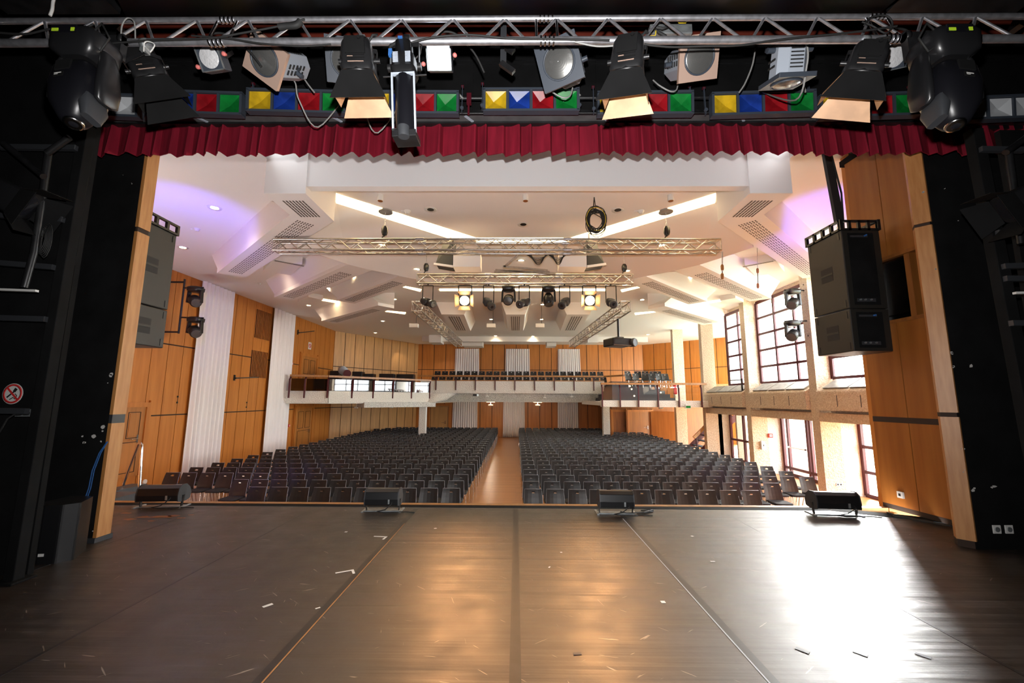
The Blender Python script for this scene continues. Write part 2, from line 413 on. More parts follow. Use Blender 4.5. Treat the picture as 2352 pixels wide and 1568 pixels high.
m = MB()
rw(yb0 - .02, yb0 + .04, zb0, zb1, .2, 0, -.012); rw(yb1 - .05, yb1 + .02, zb0, zb1, .2, 0, -.012); rw(5.82, 5.90, zb0, zb1, .12, 0, .02); rw(yb0, yb1, zb0 - .03, zb0 + .02, .2, 0, -.012); rw(yb0, yb1, zb1 - .02, zb1 + .03, .2, 0, -.012)
wb = struct(m, 'window_booth', 'oak_dark', 'dark control booth window in the timber wall at the right', 'window')
m = MB(); rw(5.90, yb1, zb0, zb1, .008, 0, .06); m.obj('pane', 'glass_smoke', wb)
m = MB(); m.span((5.9, 5.1, 2.4), (7.4, 5.14, 4.2)); m.span((5.9, 6.66, 2.4), (7.4, 6.7, 4.2)); m.span((7.38, 5.1, 2.4), (7.42, 6.7, 4.2)); m.span((5.85, 5.1, 4.18), (7.4, 6.7, 4.22)); m.span((5.85, 5.1, 2.4), (7.4, 6.7, 2.44))
struct(m, 'wall_booth', 'black_paint', 'dark inside of the control booth at the right', 'wall')
# stage house shell
m = MB()
m.span((-8.1, -3.6, 0), (-7.9, YP + .1, 7.3)); m.span((8.1, -3.6, 0), (8.3, YP + .1, 7.3)); m.span((-8.1, -3.7, 0), (8.3, -3.5, 7.3)); m.span((-8.1, -3.6, 7.2), (8.3, 5.1, 7.3)); m.span((-8.1, 4.92, 6.5), (8.3, 5.1, 7.3)); m.span((-8.1, 4.92, CE + .2), (-4.55, 5.1, 6.6)); m.span((4.95, 4.92, CE + .2), (8.3, 5.1, 6.6))
m.span((-8, -3.5, -.06), (-7, YP + .1, 0)); m.span((7, -3.5, -.06), (8.2, 6.7, 0)); m.span((5.72, 4.9, 0), (5.9, 5.05, 7.2)); m.span((5.6, 5.0, 5.6), (8.3, 6.75, 5.7)); m.span((7.45, 4.9, 0), (8.3, 6.8, 6))
struct(m, 'wall_stage_house', 'black_paint', 'black walls of the stage house around the stage', 'wall')
m = MB(); m.span((-8, YP + .14, 5.95), (8.2, YP + .2, 7.2)); m.span((-8, 4.72, 5.80), (8.2, 4.76, 7.2))
struct(m, 'wall_red_upper', 'red_wall', 'dark red upper wall seen between the tubes of the top truss', 'wall')

# black fascia above the valance, with thin rails, and the grey ledge below the flood lights
m = MB(); z0 = U(1176, 268, Y=4.55).z; z1 = U(1176, 100, Y=4.6).z
m.span((-8, 4.6, z0), (8.2, 4.66, z1))
for py in (120, 138, 147):
    z = U(1176, py, Y=4.59).z; m.span((-8, 4.588, z - .004), (8.2, 4.61, z + .004), 1)
for px in (300, 1085, 1370, 2030): p = U(px, 150, Y=4.59); m.span((p.x - .012, 4.59, z0), (p.x + .012, 4.61, z1 - .1), 0)
struct(m, 'trim_fascia', ['black_paint', 'black_steel'], 'black boarded fascia above the red valance', 'trim')
m = MB(); zt = U(1176, 264, Y=4.32).z
m.span((-8, 4.30, zt - .012), (8.2, 4.5, zt + .004), 1)
zl = U(1176, 284, Y=4.42).z
m.span((-8, 4.41, zl), (8.2, 4.47, zt - .012), 0); m.span((-8, 4.292, zt - .02), (8.2, 4.30, zt + .01), 0); m.span((-8, 4.5, zl - .02), (8.2, 4.62, zt + .2), 0)
for px in (455, 770, 1078, 1395, 1715, 2010): p = U(px, 270, Y=4.3); m.bar((p.x - .05, 4.31, zt - .018), (p.x + .03, 4.41, zt - .018), .03, .008, 2)
struct(m, 'trim_ledge', ['black_steel', 'ledge_grey', 'cool_grey'], 'scuffed black metal ledge directly above the red valance', 'trim')
# large black soffit box above the truss
m = MB(); q = [U(240, -60, Y=2.1), U(2130, -60, Y=2.1), U(2005, 44, Y=3.3), U(292, 44, Y=3.3)]
m.prism(q, [p + V((0, 0, .4)) for p in q])
struct(m, 'ceiling_bridge', 'black_gloss', 'scratched black underside of the lighting bridge above the truss', 'ceiling')
m = MB()
for a, b in (((150, 0), (215, 70)), ((205, 0), (285, 75)), ((2230, 60), (2290, 0)), ((2330, 70), (2352, 30))): m.bar(U(*a, Y=3.6), U(*b, Y=3.6), .12, .05)
m.span((-8, 3.9, 6.3), (8.2, 4.2, 6.6)); m.bar(U(0, 8, Y=3.0), U(262, 8, Y=3.0), .12, .08); m.bar(U(2050, 4, Y=3.0), U(2352, 4, Y=3.0), .12, .08)
struct(m, 'trim_bridge_beams', 'black_steel', 'black steel beams under the dark red upper wall', 'trim')

# --- ceiling drops (beams with perforated bottoms)
X0 = .17
def mir(p): return V((2 * X0 - p.x, p.y, p.z))
ZB = 5.2
def perfor(m, a, b, w, n, rows, slot, mi):
    """rows of short dark slots in the underside, from a to b, band width w"""
    a, b = V(a), V(b); d = (b - a).normalized(); s = V((-d.y, d.x, 0)); L = (b - a).length
    for i in range(n):
        for j in range(rows):
            for k in range(2):
                c = a + d * (L * (i + .28 + .42 * k) / n) + s * (w * ((j + .5) / rows - .5)) + V((0, 0, -.003))
                m.bar(c - d * slot / 2, c + d * slot / 2, w / rows * .45, .004, mi)
def drop(name, bot, top, label, perf, mirror=False):
    f = mir if mirror else (lambda p: p)
    m = MB(); m.prism([f(p) for p in bot], [f(p) for p in top], 0)
    for a, b, w, n, rows, sl in perf: perfor(m, f(a), f(b), w, n, rows, sl, 1)
    return struct(m, name, ['plaster', 'vent_slot'], label, 'ceiling beam')
def up(p, z=CE): return V((p.x, p.y, z))
bA, bB, bC, bT, bE, bF = [U(*p, Z=ZB) for p in ((606.6, 444.6), (702, 444.6), (767, 508), (564.5, 637), (498, 627), (665, 493))]
bA.y = bB.y = 6.9
tE, tF = U(486.7, 586, Z=CE), U(622, 462, Z=CE)
eL = bE + (tE - bE) * .1 + V((0, 0, .12))
for s in (0, 1):
    f = mir if s else (lambda p: p); sd = ('left', 'right')[s]
    m = MB()
    m.prism([f(p) for p in (bA, bB, bC, bF)], [f(up(p)) for p in (bA, bB, bC, bF)], 0)
    m.prism([f(p) for p in (bF, bC, bT, bE)], [f(p) for p in (bF + V((0, 0, .14)), bC + V((0, 0, .14)), bT + V((0, 0, .14)), bE + V((0, 0, .14)))], 0)
    m.prism([f(p + V((0, 0, .14))) for p in (bF, bC, bT, bE)], [f(p) for p in (tF, up(bC), up(bT), tE)], 0)
    a1 = (bA + bB) / 2; c1 = (bC + bF) / 2; t1 = (bT + bE) / 2
    perfor(m, f(lerp(a1, c1, .25)), f(lerp(a1, c1, .95)), .42, 7, 7, .045, 1)
    perfor(m, f(lerp(c1, t1, .05)), f(lerp(c1, t1, .94)), .36, 26, 7, .05, 1)
    struct(m, 'trim_ceiling_beam', ['plaster', 'vent_slot'], 'large angled white ceiling beam with perforated underside nearest the stage at the ' + sd, 'ceiling beam')
# white downstand band between the two big beams
m = MB(); zb = U(1176, 428, Y=6.9).z
m.span((bB.x - .05, 6.895, zb), (mir(bB).x + .05, 7.07, 6.45)); m.span((bA.x, 6.88, ZB), (bB.x, 6.895, 6.45)); m.span((mir(bB).x, 6.88, ZB), (mir(bA).x, 6.895, 6.45))
struct(m, 'trim_ceiling_band', 'plaster_band', 'broad white downstand across the ceiling just behind the red valance', 'trim')
beams = [(((629.5, 683), (678, 689.5), (854, 620.6), (799, 607)), ((610, 643.6), (718, 583)), 'second'),
         (((773, 690), (815, 697), (962, 642), (916, 634)), ((752, 664), (846, 622)), 'third'),
         (((738, 737), (778, 744), (905, 708), (868, 701)), ((722, 710), (842, 673)), 'fourth')]
for k, (bp, tp, nm) in enumerate(beams):
    b = [U(*p, Z=ZB) for p in bp]; t0, t1 = U(*tp[0], Z=CE), U(*tp[1], Z=CE)
    for s in (0, 1):
        f = mir if s else (lambda p: p); m = MB(); h = V((0, 0, .12))
        m.prism([f(p) for p in b], [f(p + h) for p in b], 0)
        m.prism([f(p + h) for p in b], [f(p) for p in (t0, up(b[1]), up(b[2]), t1)], 0)
        a1, c1 = (b[0] + b[1]) / 2, (b[2] + b[3]) / 2
        perfor(m, f(lerp(a1, c1, .06)), f(lerp(a1, c1, .86)), .38, 16, 6, .07, 1)
        struct(m, 'trim_ceiling_beam', ['plaster', 'vent_slot'], f'{nm} perforated white ceiling beam from the stage on the {("left", "right")[s]} side', 'ceiling beam')
# beams running straight to the back
for px0, px1, nm in ((1060, 1040, 'left'), (1184, 1184, 'middle'), (1308, 1328, 'right')):
    a, b = U(px0, 760, Z=5.3), U(px1, 722, Z=5.3); w = .5 if nm != 'middle' else .42
    d = (b - a).normalized(); s = V((d.y, -d.x, 0)) * w
    m = MB(); q = [a - s, a + s, b + s, b - s]; q2 = [a - s * 1.5, a + s * 1.5, b + s * 1.5, b - s * 1.5]
    m.prism(q, [up(p) for p in q2], 0); perfor(m, lerp(a, b, .05), lerp(a, b, .9), w * 1.1, 14, 5, .1, 1)
    struct(m, 'trim_ceiling_beam', ['plaster', 'vent_slot'], f'{nm} one of three perforated ceiling beams pointing to the rear wall', 'ceiling beam')
m = MB()
for px0, px1, py0, py1 in ((985, 1012, 760, 786), (1062, 1108, 785, 794), (1256, 1278, 785, 794), (1350, 1375, 762, 786)):
    a, b = U(px0, py1, Z=5.35), U(px1, py1, Z=5.35); m.span((a.x, a.y, 5.35), (b.x, a.y + 1.2, CE), 0)
m.span((-6.5, YB - 4.2, 5.5), (9, YB - 3.8, CE)); 
struct(m, 'trim_ceiling_steps', 'plaster', 'small white dropped boxes and step in the ceiling near the rear wall', 'trim')
# dropped panels between the beams (the stepped ceiling)
for s in (0, 1):
    f = mir if s else (lambda p: p); m = MB()
    for poly, z in ((((604, 622), (668, 632), (694, 607), (625, 598)), 5.62), (((684, 694), (722, 700), (742, 688), (708, 682)), 5.66)):
        q = [f(U(*p, Z=z)) for p in poly]; m.prism(q, [up(p) for p in q], 0)
    q = [f(U(*p, Z=5.62)) for p in ((622, 597), (640, 599), (698, 611), (688, 606))]
    perfor(m, (q[0] + q[1]) / 2, q[2], .12, 12, 2, .04, 1)
    struct(m, 'trim_ceiling_panel', ['plaster', 'vent_slot'], 'flat dropped ceiling panels between the first beams at the ' + ('left', 'right')[s], 'ceiling panel')
# sloping centre panel of the ceiling, folding down from the long light strips to the first coffers
Vt = [U(772, 466, Z=CE - .001), U(1076, 564, Z=CE - .001)]; Bt = [V((-5.30, 9.50, ZB)), U(799, 607, Z=ZB), U(854, 620.6, Z=ZB), U(962, 642, Z=ZB), U(1010, 655, Z=ZB)]
SL = [(Vt[0], Bt[0], Bt[1]), (Vt[0], Bt[1], Bt[2]), (Vt[0], Bt[2], Vt[1]), (Vt[1], Bt[2], Bt[3]), (Vt[1], Bt[3], Bt[4])]
SL = SL + [tuple(mir(p) for p in t) for t in SL] + [(Vt[1], Bt[4], mir(Bt[4])), (Vt[1], mir(Bt[4]), mir(Vt[1]))]
from mathutils.geometry import intersect_ray_tri
def ceil_z(x, y):
    for t in SL:
        h = intersect_ray_tri(*t, V((0, 0, 1)), V((x, y, 0)), True)
        if h: return h.z
    return CE
def ceil_at(px, py):   # where a sight line meets the sloping panel or the flat ceiling
    d = CM @ V(((px - CX) / F, -(py - CY) / F, -1))
    for t in SL:
        h = intersect_ray_tri(*t, d, EYE, True)
        if h: return h
    return U(px, py, Z=CE)
m = MB()
for t in SL: m.add([t[0], t[1], t[2], t[0] + V((0, 0, .03)), t[1] + V((0, 0, .03)), t[2] + V((0, 0, .03))], [(0, 1, 2), (5, 4, 3)])
bd = Bt + [mir(p) for p in Bt[::-1]]
for a, b in zip(bd, bd[1:]): m.add([a, b, up(b), up(a)], [(0, 1, 2, 3)])
tag(m.obj('ceiling_slope', 'plaster', flip=False), 'sloping white centre panel of the ceiling above the spotlight truss', 'ceiling', kind='structure')
# light strips set in the ceiling
strips = [(((772, 444), (772, 465), (1030, 546), (1094, 546)), 'long'), (((806, 636), (842, 645), (834, 638), (814, 634)), 'short second'), (((724, 687), (778, 696), (782, 692), (731, 684)), 'short outer'), (((885, 715), (930, 721), (932, 717), (890, 713)), 'short inner'), (((926, 659), (965, 669), (968, 664), (932, 657)), 'short third')]
for s in (0, 1):
    f = mir if s else (lambda p: p)
    for k, (pl, nm) in enumerate(strips):
        zz = CE; q = [f(U(*p, Z=zz)) for p in pl]; m = MB(); m.prism([p - V((0, 0, .012)) for p in q], [p - V((0, 0, .001)) for p in q])
        w = 'long bright V-shaped' if k == 0 else f'{nm[6:]} short glowing'
        tag(m.obj('light_strip', 'strip_light'), f'{w} light strip recessed in the ceiling on the {("left", "right")[s]} side', 'ceiling light', 'recessed ceiling light strips')
m = MB(); q = [U(*p, Z=CE) for p in ((1094, 546), (1306, 546), (1306, 557), (1094, 557))]
m.prism([p - V((0, 0, .012)) for p in q], [p - V((0, 0, .001)) for p in q])
tag(m.obj('light_strip', 'strip_light'), 'straight light strip across the middle of the ceiling, seen through the front hall truss', 'ceiling light', 'recessed ceiling light strips')
m = MB(); q = [U(*p, Z=CE - .02) for p in ((1010, 664), (1390, 664), (1390, 668), (1010, 668))]
m.prism(q, [up(p, CE - .001) for p in q]); tag(m.obj('light_strip', 'strip_light'), 'thin straight light strip behind the row of hanging spotlights', 'ceiling light', 'recessed ceiling light strips')

# --- right wall: concrete columns, beam, windows
XG = U(1974, 1050, Y=U(1868.5, 905, X=XC).y).x
cols = [U(p, 905, X=XC).y for p in (1868.5, 1716.5, 1615, 1549)]
cw = .34
colY = [cols[0] - 3.85] + cols
m = MB()
for i, y in enumerate(colY):
    w = cw if i < 3 else .3
    m.span((XC, y - w / 2, HF), (XC + .62, y + w / 2, CE), 0)
for i in range(3): m.span((XC + .02, colY[i] + cw / 2, .95), (XG + .3, colY[i + 1] - cw / 2, 1.22), 0)
for i in range(4): m.span((XC + .62, colY[i] - .2, .95), (XG + .3, colY[i] + .2, 1.215), 0)
m.span((XG + .02, 6.7, 1.22), (XG + .25, colY[2] + 2.2, 2.2), 0); m.span((XC + .63, 6.7, 5.62), (10.7, colY[2] + 2.2, CE - .002), 0)
m.span((XW, colY[0] - 2.6, 1.2), (XW + .3, colY[0], CE), 0)
struct(m, 'wall_right', 'concrete', 'rough tan concrete columns and beam of the window wall', 'wall')
for i in range(3):      # sill boxes with sloped grilles
    y0, y1 = colY[i] + cw / 2 + .04, colY[i + 1] - cw / 2 - .1
    m = MB(); m.span((XC - .12, y0, 1.30), (XC + .3, y1, 1.86)); m.prism([V((XC - .12, y0, 1.86)), V((XC - .12, y1, 1.86)), V((XW, y1, 1.86)), V((XW, y0, 1.86))], [V((XC - .1, y0, 1.9)), V((XC - .1, y1, 1.9)), V((XW, y1, 2.27)), V((XW, y0, 2.27))])
    m.span((XC + .3, y0, 1.225), (XG, y1, 1.855))
    bx = struct(m, 'window_sill', 'concrete', f'rough concrete sill box under the {("nearest", "middle", "farthest")[i]} large window', 'window sill')
    m = MB(); n = 3
    for k in range(n):
        a = y0 + .15 + (y1 - y0 - .3) * k / n; b = y0 + .15 + (y1 - y0 - .3) * (k + 1) / n - .06
        lo, hi = V((XC - .02, 0, 1.955)), V((XW - .08, 0, 2.225)); dz = V((-.04, 0, .03))
        m.prism([V((lo.x, a, lo.z)), V((lo.x, b, lo.z)), V((hi.x, b, hi.z)), V((hi.x, a, hi.z))], [V((lo.x, a, lo.z)) + dz, V((lo.x, b, lo.z)) + dz, V((hi.x, b, hi.z)) + dz, V((hi.x, a, hi.z)) + dz])
    m.obj('sill_grille', 'metal_grille', bx)
    m = MB()
    for k in range(1, 4): y = y0 + (y1 - y0) * k / 4; m.span((XC - .125, y - .012, 1.42), (XC - .1, y + .012, 1.75))
    m.obj('sill_slot', 'vent_slot', bx)
def window(name, x, y0, y1, z0, z1, ys, zs, fw, label, cat='window', mats='maroon', t=.06):
    m = MB()
    for y in [y0, y1] + list(ys): m.span((x - t / 2, y - fw / 2 * (1.5 if y in (y0, y1) else 1), z0), (x + t / 2, y + fw / 2 * (1.5 if y in (y0, y1) else 1), z1))
    for z in [z0, z1] + list(zs): m.span((x - t / 2 + .004, y0, z - fw / 2 * (1.5 if z in (z0, z1) else 1)), (x + t / 2 - .004, y1, z + fw / 2 * (1.5 if z in (z0, z1) else 1)))
    w = struct(m, name, mats, label, cat)
    m = MB(); m.span((x + .004, y0, z0), (x + .012, y1, z1)); m.obj('pane', 'glass', w)
    return w
for i in range(3):
    y0, y1 = colY[i] + cw / 2 + .02, colY[i + 1] - cw / 2 - .06; n = 3
    if i == 2: y1 = y0 + 2.15
    if i == 0: window('window_1', XW, y0, y1, 2.28, 5.6, [y0 + 1.15, y0 + 1.4], [2.95, 3.7, 4.5], .09, 'tall maroon framed window behind the hanging loudspeaker at the right')
    else: window(f'window_{i + 1}', XW, y0, y1, 2.28, 5.6, [lerp((y0, 0, 0), (y1, 0, 0), k / n).x for k in range(1, n)] if i == 1 else [(y0 + y1) / 2], [2.28 + 3.32 * k / 5 for k in range(1, 5)], .085, ('', 'large maroon gridded window with two moving heads in front', 'farthest maroon gridded window, beyond the second concrete column')[i])
# lower glazing / doors
def glazed(name, i, cols_, rows, label, cat):
    y0, y1 = colY[i] + cw / 2 + .02, colY[i + 1] - cw / 2 - .02
    return window(name, XG - .05, y0, y1, HF + .04, .95, cols_(y0, y1), rows, .10, label, cat, t=.09)
g1 = glazed('window_4', 0, lambda a, b: [], [-.55, .2], 'maroon framed window with cross bars next to the timber wall at the right', 'window')
g2 = glazed('door_1', 1, lambda a, b: [b - .35, b - 1.45, b - 1.62], [-1.0], 'maroon framed glass exit door between the concrete columns', 'door')
y = colY[2] - cw / 2
m = MB(); m.tube((XG - .16, y - .45, -.2), (XG - .16, y - 1.4, -.2), .022); m.span((XG - .16, y - .44, -.23), (XG - .09, y - .40, -.17)); m.span((XG - .16, y - 1.40, -.23), (XG - .09, y - 1.36, -.17)); m.obj('push_bar', 'chrome', g2)
g3 = glazed('window_5', 2, lambda a, b: [b - 1.2], [-.3], 'maroon framed glazing by the stairs, beyond the second concrete column', 'window')
m = MB(); y = colY[3] - cw / 2
m.span((XC + .62, y + .02, HF), (10.3, y + .12, .95)); m.span((10.75, y - .5, HF), (11.2, y - .4, .95))
struct(m, 'wall_stair_pier', 'concrete_white', 'white rough wall panel beside the stairs', 'wall')
for i in range(4):
    y = colY[i]; m = MB(); m.span((XC + .62, y - .15, HF), (XG + .02, y + .15, .95))  # pier concrete made white to carry the window light in its colour
    struct(m, 'wall_pier', 'concrete_white', f'rough wall panel, whitened for the window light, running out to the glazing at the {("hidden nearest", "nearest", "second", "third")[i]} concrete column', 'wall')
window('window_6', 14.6, 19.8, 28.2, 1.8, 5.4, [21.9, 24, 26.1], [3.0, 4.2], .08, 'wide window lighting the stairs behind the far concrete columns')
# outside
m = MB(); m.span((8, -30, HF - .35), (70, 70, HF - .12)); struct(m, 'ground_outside', 'lawn', 'bright lawn outside the windows', 'ground')
m = MB(); m.span((11.3, 5, HF - .12), (14, 22, HF - .04)); struct(m, 'path_outside', 'paving', 'pale paving outside the glass doors', 'path')
# ================================================================ HALL FITTINGS
def pleated(a, b, z0, z1, n, amp, seed, flare=.0, hem=.0):
    """hanging cloth between plan points a and b; returns MB of a soft pleated sheet with thickness"""
    rr = random.Random(seed); a, b = V((*a, 0)), V((*b, 0)); d = (b - a); L = d.length; d = d / L; nrm = V((-d.y, d.x, 0))
    nu, nv = n * 12, 8; ph = [rr.uniform(-.5, .5) for _ in range(n + 2)]; am = [rr.uniform(.6, 1.2) for _ in range(n + 2)]
    vs = []
    for side in (0, 1):
        for j in range(nv + 1):
            t = j / nv
            for i in range(nu + 1):
                u = i / nu; k = u * n; ki = int(min(k, n - 1)); fr = k - ki
                ampl = amp * (am[ki] * (1 - fr) + am[ki + 1] * fr) * (.55 + .6 * (1 - t))
                w = math.sin(2 * PI * k + ph[ki] * (1 - fr) + ph[ki + 1] * fr)
                p = a + d * (L * (u + flare * (u - .5) * (1 - t))) + nrm * (ampl * w + side * .006)
                p.z = z0 + (z1 - z0) * t + (hem * math.sin(k * 2.3 + seed) if j == 0 else 0); vs.append(p)
    W = nu + 1; H = (nv + 1) * W; fs = []
    for j in range(nv):
        for i in range(nu):
            q = (j * W + i, j * W + i + 1, (j + 1) * W + i + 1, (j + 1) * W + i); fs.append(q); fs.append(tuple(x + H for x in q[::-1]))
    for i in range(nu): fs.append((i + 1, i, i + H, i + 1 + H))
    m = MB(); m.add(vs, fs, 0, True); return m

for k, (x0, x1, lab) in enumerate(((438, 517, 'floor-length white curtain on the side wall nearest the stage'), (614, 666, 'floor-length white curtain on the side wall beside the left balcony'))):
    y0, y1 = U(x0, 900, X=XL + .14).y, U(x1, 900, X=XL + .14).y
    tag(pleated((XL + .14, y1), (XL + .14, y0), HF + .01, CE - .01, 8 - 2 * k, .07, 3 + k).obj('curtain', 'curtain', flip=True), lab, 'curtain', 'white wall curtains')
for k, (x0, x1, nm) in enumerate(((1046, 1100, 'left'), (1162, 1216, 'middle'), (1282, 1332, 'right'))):
    a, b = U(x0, 820, Y=YB - .12), U(x1, 820, Y=YB - .12)
    tag(pleated((a.x, a.y), (b.x, b.y), 2.3, 5.49, 11, .05, 20 + k, .06, .03).obj('curtain', 'curtain'), f'{nm} of three white curtains on the rear wall above the balcony', 'curtain', 'white wall curtains')
for k, (x0, x1, nm) in enumerate(((1040, 1096, 'left'), (1156, 1205, 'middle'), (1281, 1328, 'right'))):
    a, b = U(x0, 950, Y=YB - .12), U(x1, 950, Y=YB - .12)
    tag(pleated((a.x, a.y), (b.x, b.y), HF + .02, 1.38, 11, .05, 30 + k, .03).obj('curtain', 'curtain'), f'{nm} of three white curtains on the rear wall under the balcony', 'curtain', 'white wall curtains')

# --- balconies
rl = [U(650, 860, Z=2.75), U(757, 862, Z=2.75), U(990, 872, Z=2.75)]
rl[0].x = XL + .02
m = MB()
q = [V((p.x, p.y, 1.32)) for p in rl] + [V((-4.6, 33, 1.32)), V((XL, 33, 1.32))]
m.prism(q, [V((p.x, p.y, 1.72)) for p in q], 0)
for a, b in ((rl[0], rl[1]), (rl[1], rl[2])): m.bar((a.x, a.y, 1.66), (b.x, b.y, 1.66), .16, .60, 0)
bl = struct(m, 'balcony_left', 'concrete_white', 'white rough concrete balcony slab at the left', 'balcony')
m = MB(); a, b = rl[1], rl[2]; a2, b2 = lerp(a, b, .25), b; m.bar((a2.x, a2.y + .5, 1.25), (b2.x, b2.y + .4, 1.25), .9, .3); m.obj('soffit', 'concrete_grey', bl)
YBB = 26.6
ry = lambda px, py: U(px, py, Y=YBB)
xl_, xr_ = ry(966, 880).x, ry(1388, 880).x
m = MB(); m.span((xl_, YBB, 2.12), (xr_, YBB + .15, 2.74), 0); m.span((xl_ - .1, YBB - .12, 1.95), (xr_ + .1, YBB + .3, 2.12), 0)
m.span((xl_ - 2, YBB + 1.9, 1.76), (xr_ + 3, YB, 1.955), 0); m.span((xl_ - 2, YBB + .16, 1.9), (xr_ + 3, YBB + 1.9, 1.955), 0)
m.span((xl_ - 2, YBB + .2, 1.96), (xr_ + 2.5, YB - .02, 2.2), 0); m.span((xl_ - 2, YBB + 1.25, 2.2), (xr_ + 2.5, YB - .02, 2.64), 0)
bb = struct(m, 'balcony_back', 'concrete_white', 'white parapet and tiers of the rear balcony across the hall', 'balcony')
m = MB(); m.prism([V((xl_, YBB, 1.95)), V((xr_, YBB, 1.95)), V((xr_, 26.85, 1.40)), V((xl_, 26.85, 1.40))], [V((xl_, YBB + .1, 1.95)), V((xr_, YBB + .1, 1.95)), V((xr_, 26.95, 1.4)), V((xl_, 26.95, 1.4))])
m.span((xl_ - 3, 26.85, 1.40), (xr_ + 3, YB, 1.75)); m.obj('soffit', 'concrete_grey', bb)
m = MB(); c = U(972, 905, Y=25.2); m.loft([(1.36, .4, .35, 2, c.x + .3, 25.7), (1.5, .8, .5, 2, c.x + .5, 25.9), (1.93, 1.1, .6, 2, c.x + .8, 26.1)], 20); m.obj('column_head', 'concrete_white', bb)
# right balcony
YR = 20.5
xa, xb = U(1380, 900, Y=YR).x, XC + .1
m = MB(); m.span((xa, YR, 1.24), (xb, YR + .2, 1.56)); m.span((xa, YR + .2, 1.3), (14.4, 26.5, 1.5))
struct(m, 'balcony_right', 'concrete_white', 'pale slab edge of the right side balcony', 'balcony')
m = MB()
for k in range(6): m.span((U(1406, 900, Y=YR + 1.6 + .75 * k).x, YR + 1.6 + .75 * k, 1.5), (xb - 1.2, 27.6, 1.5 + .2 * (k + 1)))
stp = struct(m, 'floor_balcony_steps', 'carpet_step', 'dark grey carpeted balcony steps with small round lights', 'steps')
m = MB()
for i_, (px, py) in enumerate(((1447, 898), (1451, 905), (1457, 914), (1533, 893), (1526, 900), (1518, 910))):
    k = [4, 3, 1, 5, 4, 2][i_]; p = U(px, py, Y=YR + 1.6 + .75 * k - .01); p.z = 1.6 + .2 * k; m.lathe([(.035, 0), (.035, .012)], 12, frame(p, (0, -1, 0)))
m.obj('step_lamp', 'warm_lamp', stp)
def railing(name, pts, z0, z1, posts, label, panel=None, rail='oak_trim', kick=.12, hook=True):
    """pts: plan polyline with z of rail top"""
    root = thing(name, label, 'railing', (pts[0].x, pts[0].y, z0))
    m = MB()
    for a, b in zip(pts, pts[1:]): m.bar((a.x, a.y, z1 - .05), (b.x, b.y, z1 - .05), .16, .1)
    m.obj('handrail', rail, root)
    for p in posts:
        m = MB(); m.bar((p.x, p.y, z0 - .32), (p.x, p.y, z0 + .62), .05, .09, up=(0, 1, 0))
        if hook: m.bar((p.x, p.y, z0 + .6), (p.x, p.y + .1, z0 + .72), .05, .07, up=(0, 1, 0)); m.bar((p.x, p.y + .1, z0 + .70), (p.x, p.y + .02, z1 - .1), .05, .06, up=(0, 1, 0))
        else: m.bar((p.x, p.y, z0), (p.x, p.y, z1 - .06), .05, .07, up=(0, 1, 0))
        m.obj('post', 'maroon', root)
    if panel:
        for a, b in zip(posts, posts[1:]):
            m = MB(); d = (b - a); d.z = 0; d.normalize(); m.bar(a + d * .05 + V((0, .05, 0)) - V((0, 0, a.z - (z0 + z1 - .15) / 2)), b - d * .05 + V((0, .05, 0)) - V((0, 0, b.z - (z0 + z1 - .15) / 2)), .012, z1 - z0 - .22)
            m.obj('panel', panel, root)
    return root
def at_line(px, a, b):   # point of the plan line a-b seen at pixel column px
    best = min((abs((lambda q: (CM.transposed() @ (q - EYE)))(lerp(a, b, t / 400)).x / -(CM.transposed() @ (lerp(a, b, t / 400) - EYE)).z * F + CX - px), t) for t in range(401))
    return lerp(a, b, best[1] / 400)
def shift(p, dy): return V((p.x, p.y + dy, p.z))
rlf = [shift(p, -.12) for p in rl]; rlf[0].x = XL + .4
pl = [at_line(x, rlf[0], rlf[1]) for x in (664, 702, 756)] + [at_line(x, rlf[1], rlf[2]) for x in (811, 859, 904, 947, 988)]
railing('balcony_railing', rlf, 1.92, 2.75, pl, 'left balcony railing with smoked glass panels and oak handrail', 'glass_smoke')
pb = [V((ry(960 + x / 4.9, 880).x, YBB - .03, 2.4)) for x in (205, 428, 648, 870, 1092, 1314, 1536, 1757, 1978)]
rt = railing('balcony_railing', [V((xl_ - .2, YBB, 3.1)), V((xr_, YBB, 3.1)), V((xr_ + .9, YBB - 1.4, 3.1))], 2.46, 3.1, pb, 'rear balcony oak handrail on thin posts in front of black chairs', None, hook=False)
m = MB(); m.span((xl_, YBB - .02, 2.73), (xr_, YBB + .17, 2.79)); m.obj('parapet_cap', 'oak_trim', rt)
pr_ = [V((U(x, 900, Y=YR - .05).x, YR - .05, 2)) for x in (1383, 1424, 1466, 1511, 1559, 1611)]
railing('balcony_railing', [V((xa, YR - .05, 2.4)), V((xb - .3, YR - .05, 2.4))], 1.56, 2.42, pr_, 'right balcony railing with clear glass and maroon posts', 'glass')
railing('balcony_railing', [V((xb + .6, YR + 1.2, 2.4)), V((12.6, YR + 1.2, 2.4))], 1.56, 2.42, [V((xb + .7, YR + 1.2, 2)), V((xb + 1.6, YR + 1.2, 2)), V((xb + 2.6, YR + 1.2, 2))], 'short railing between the concrete columns over the stairs', None)
# supporting columns under the rear balcony
for px, nm, cy in ((970, 'left', 25.3), (1393, 'right', 25.6)):
    c = U(px, 950, Y=cy); m = MB(); m.span((c.x - .2, cy, HF), (c.x + .2, cy + .4, 1.5))
    struct(m, f'column_{nm}', 'concrete_white', f'{nm} rough white column carrying the rear balcony', 'column')
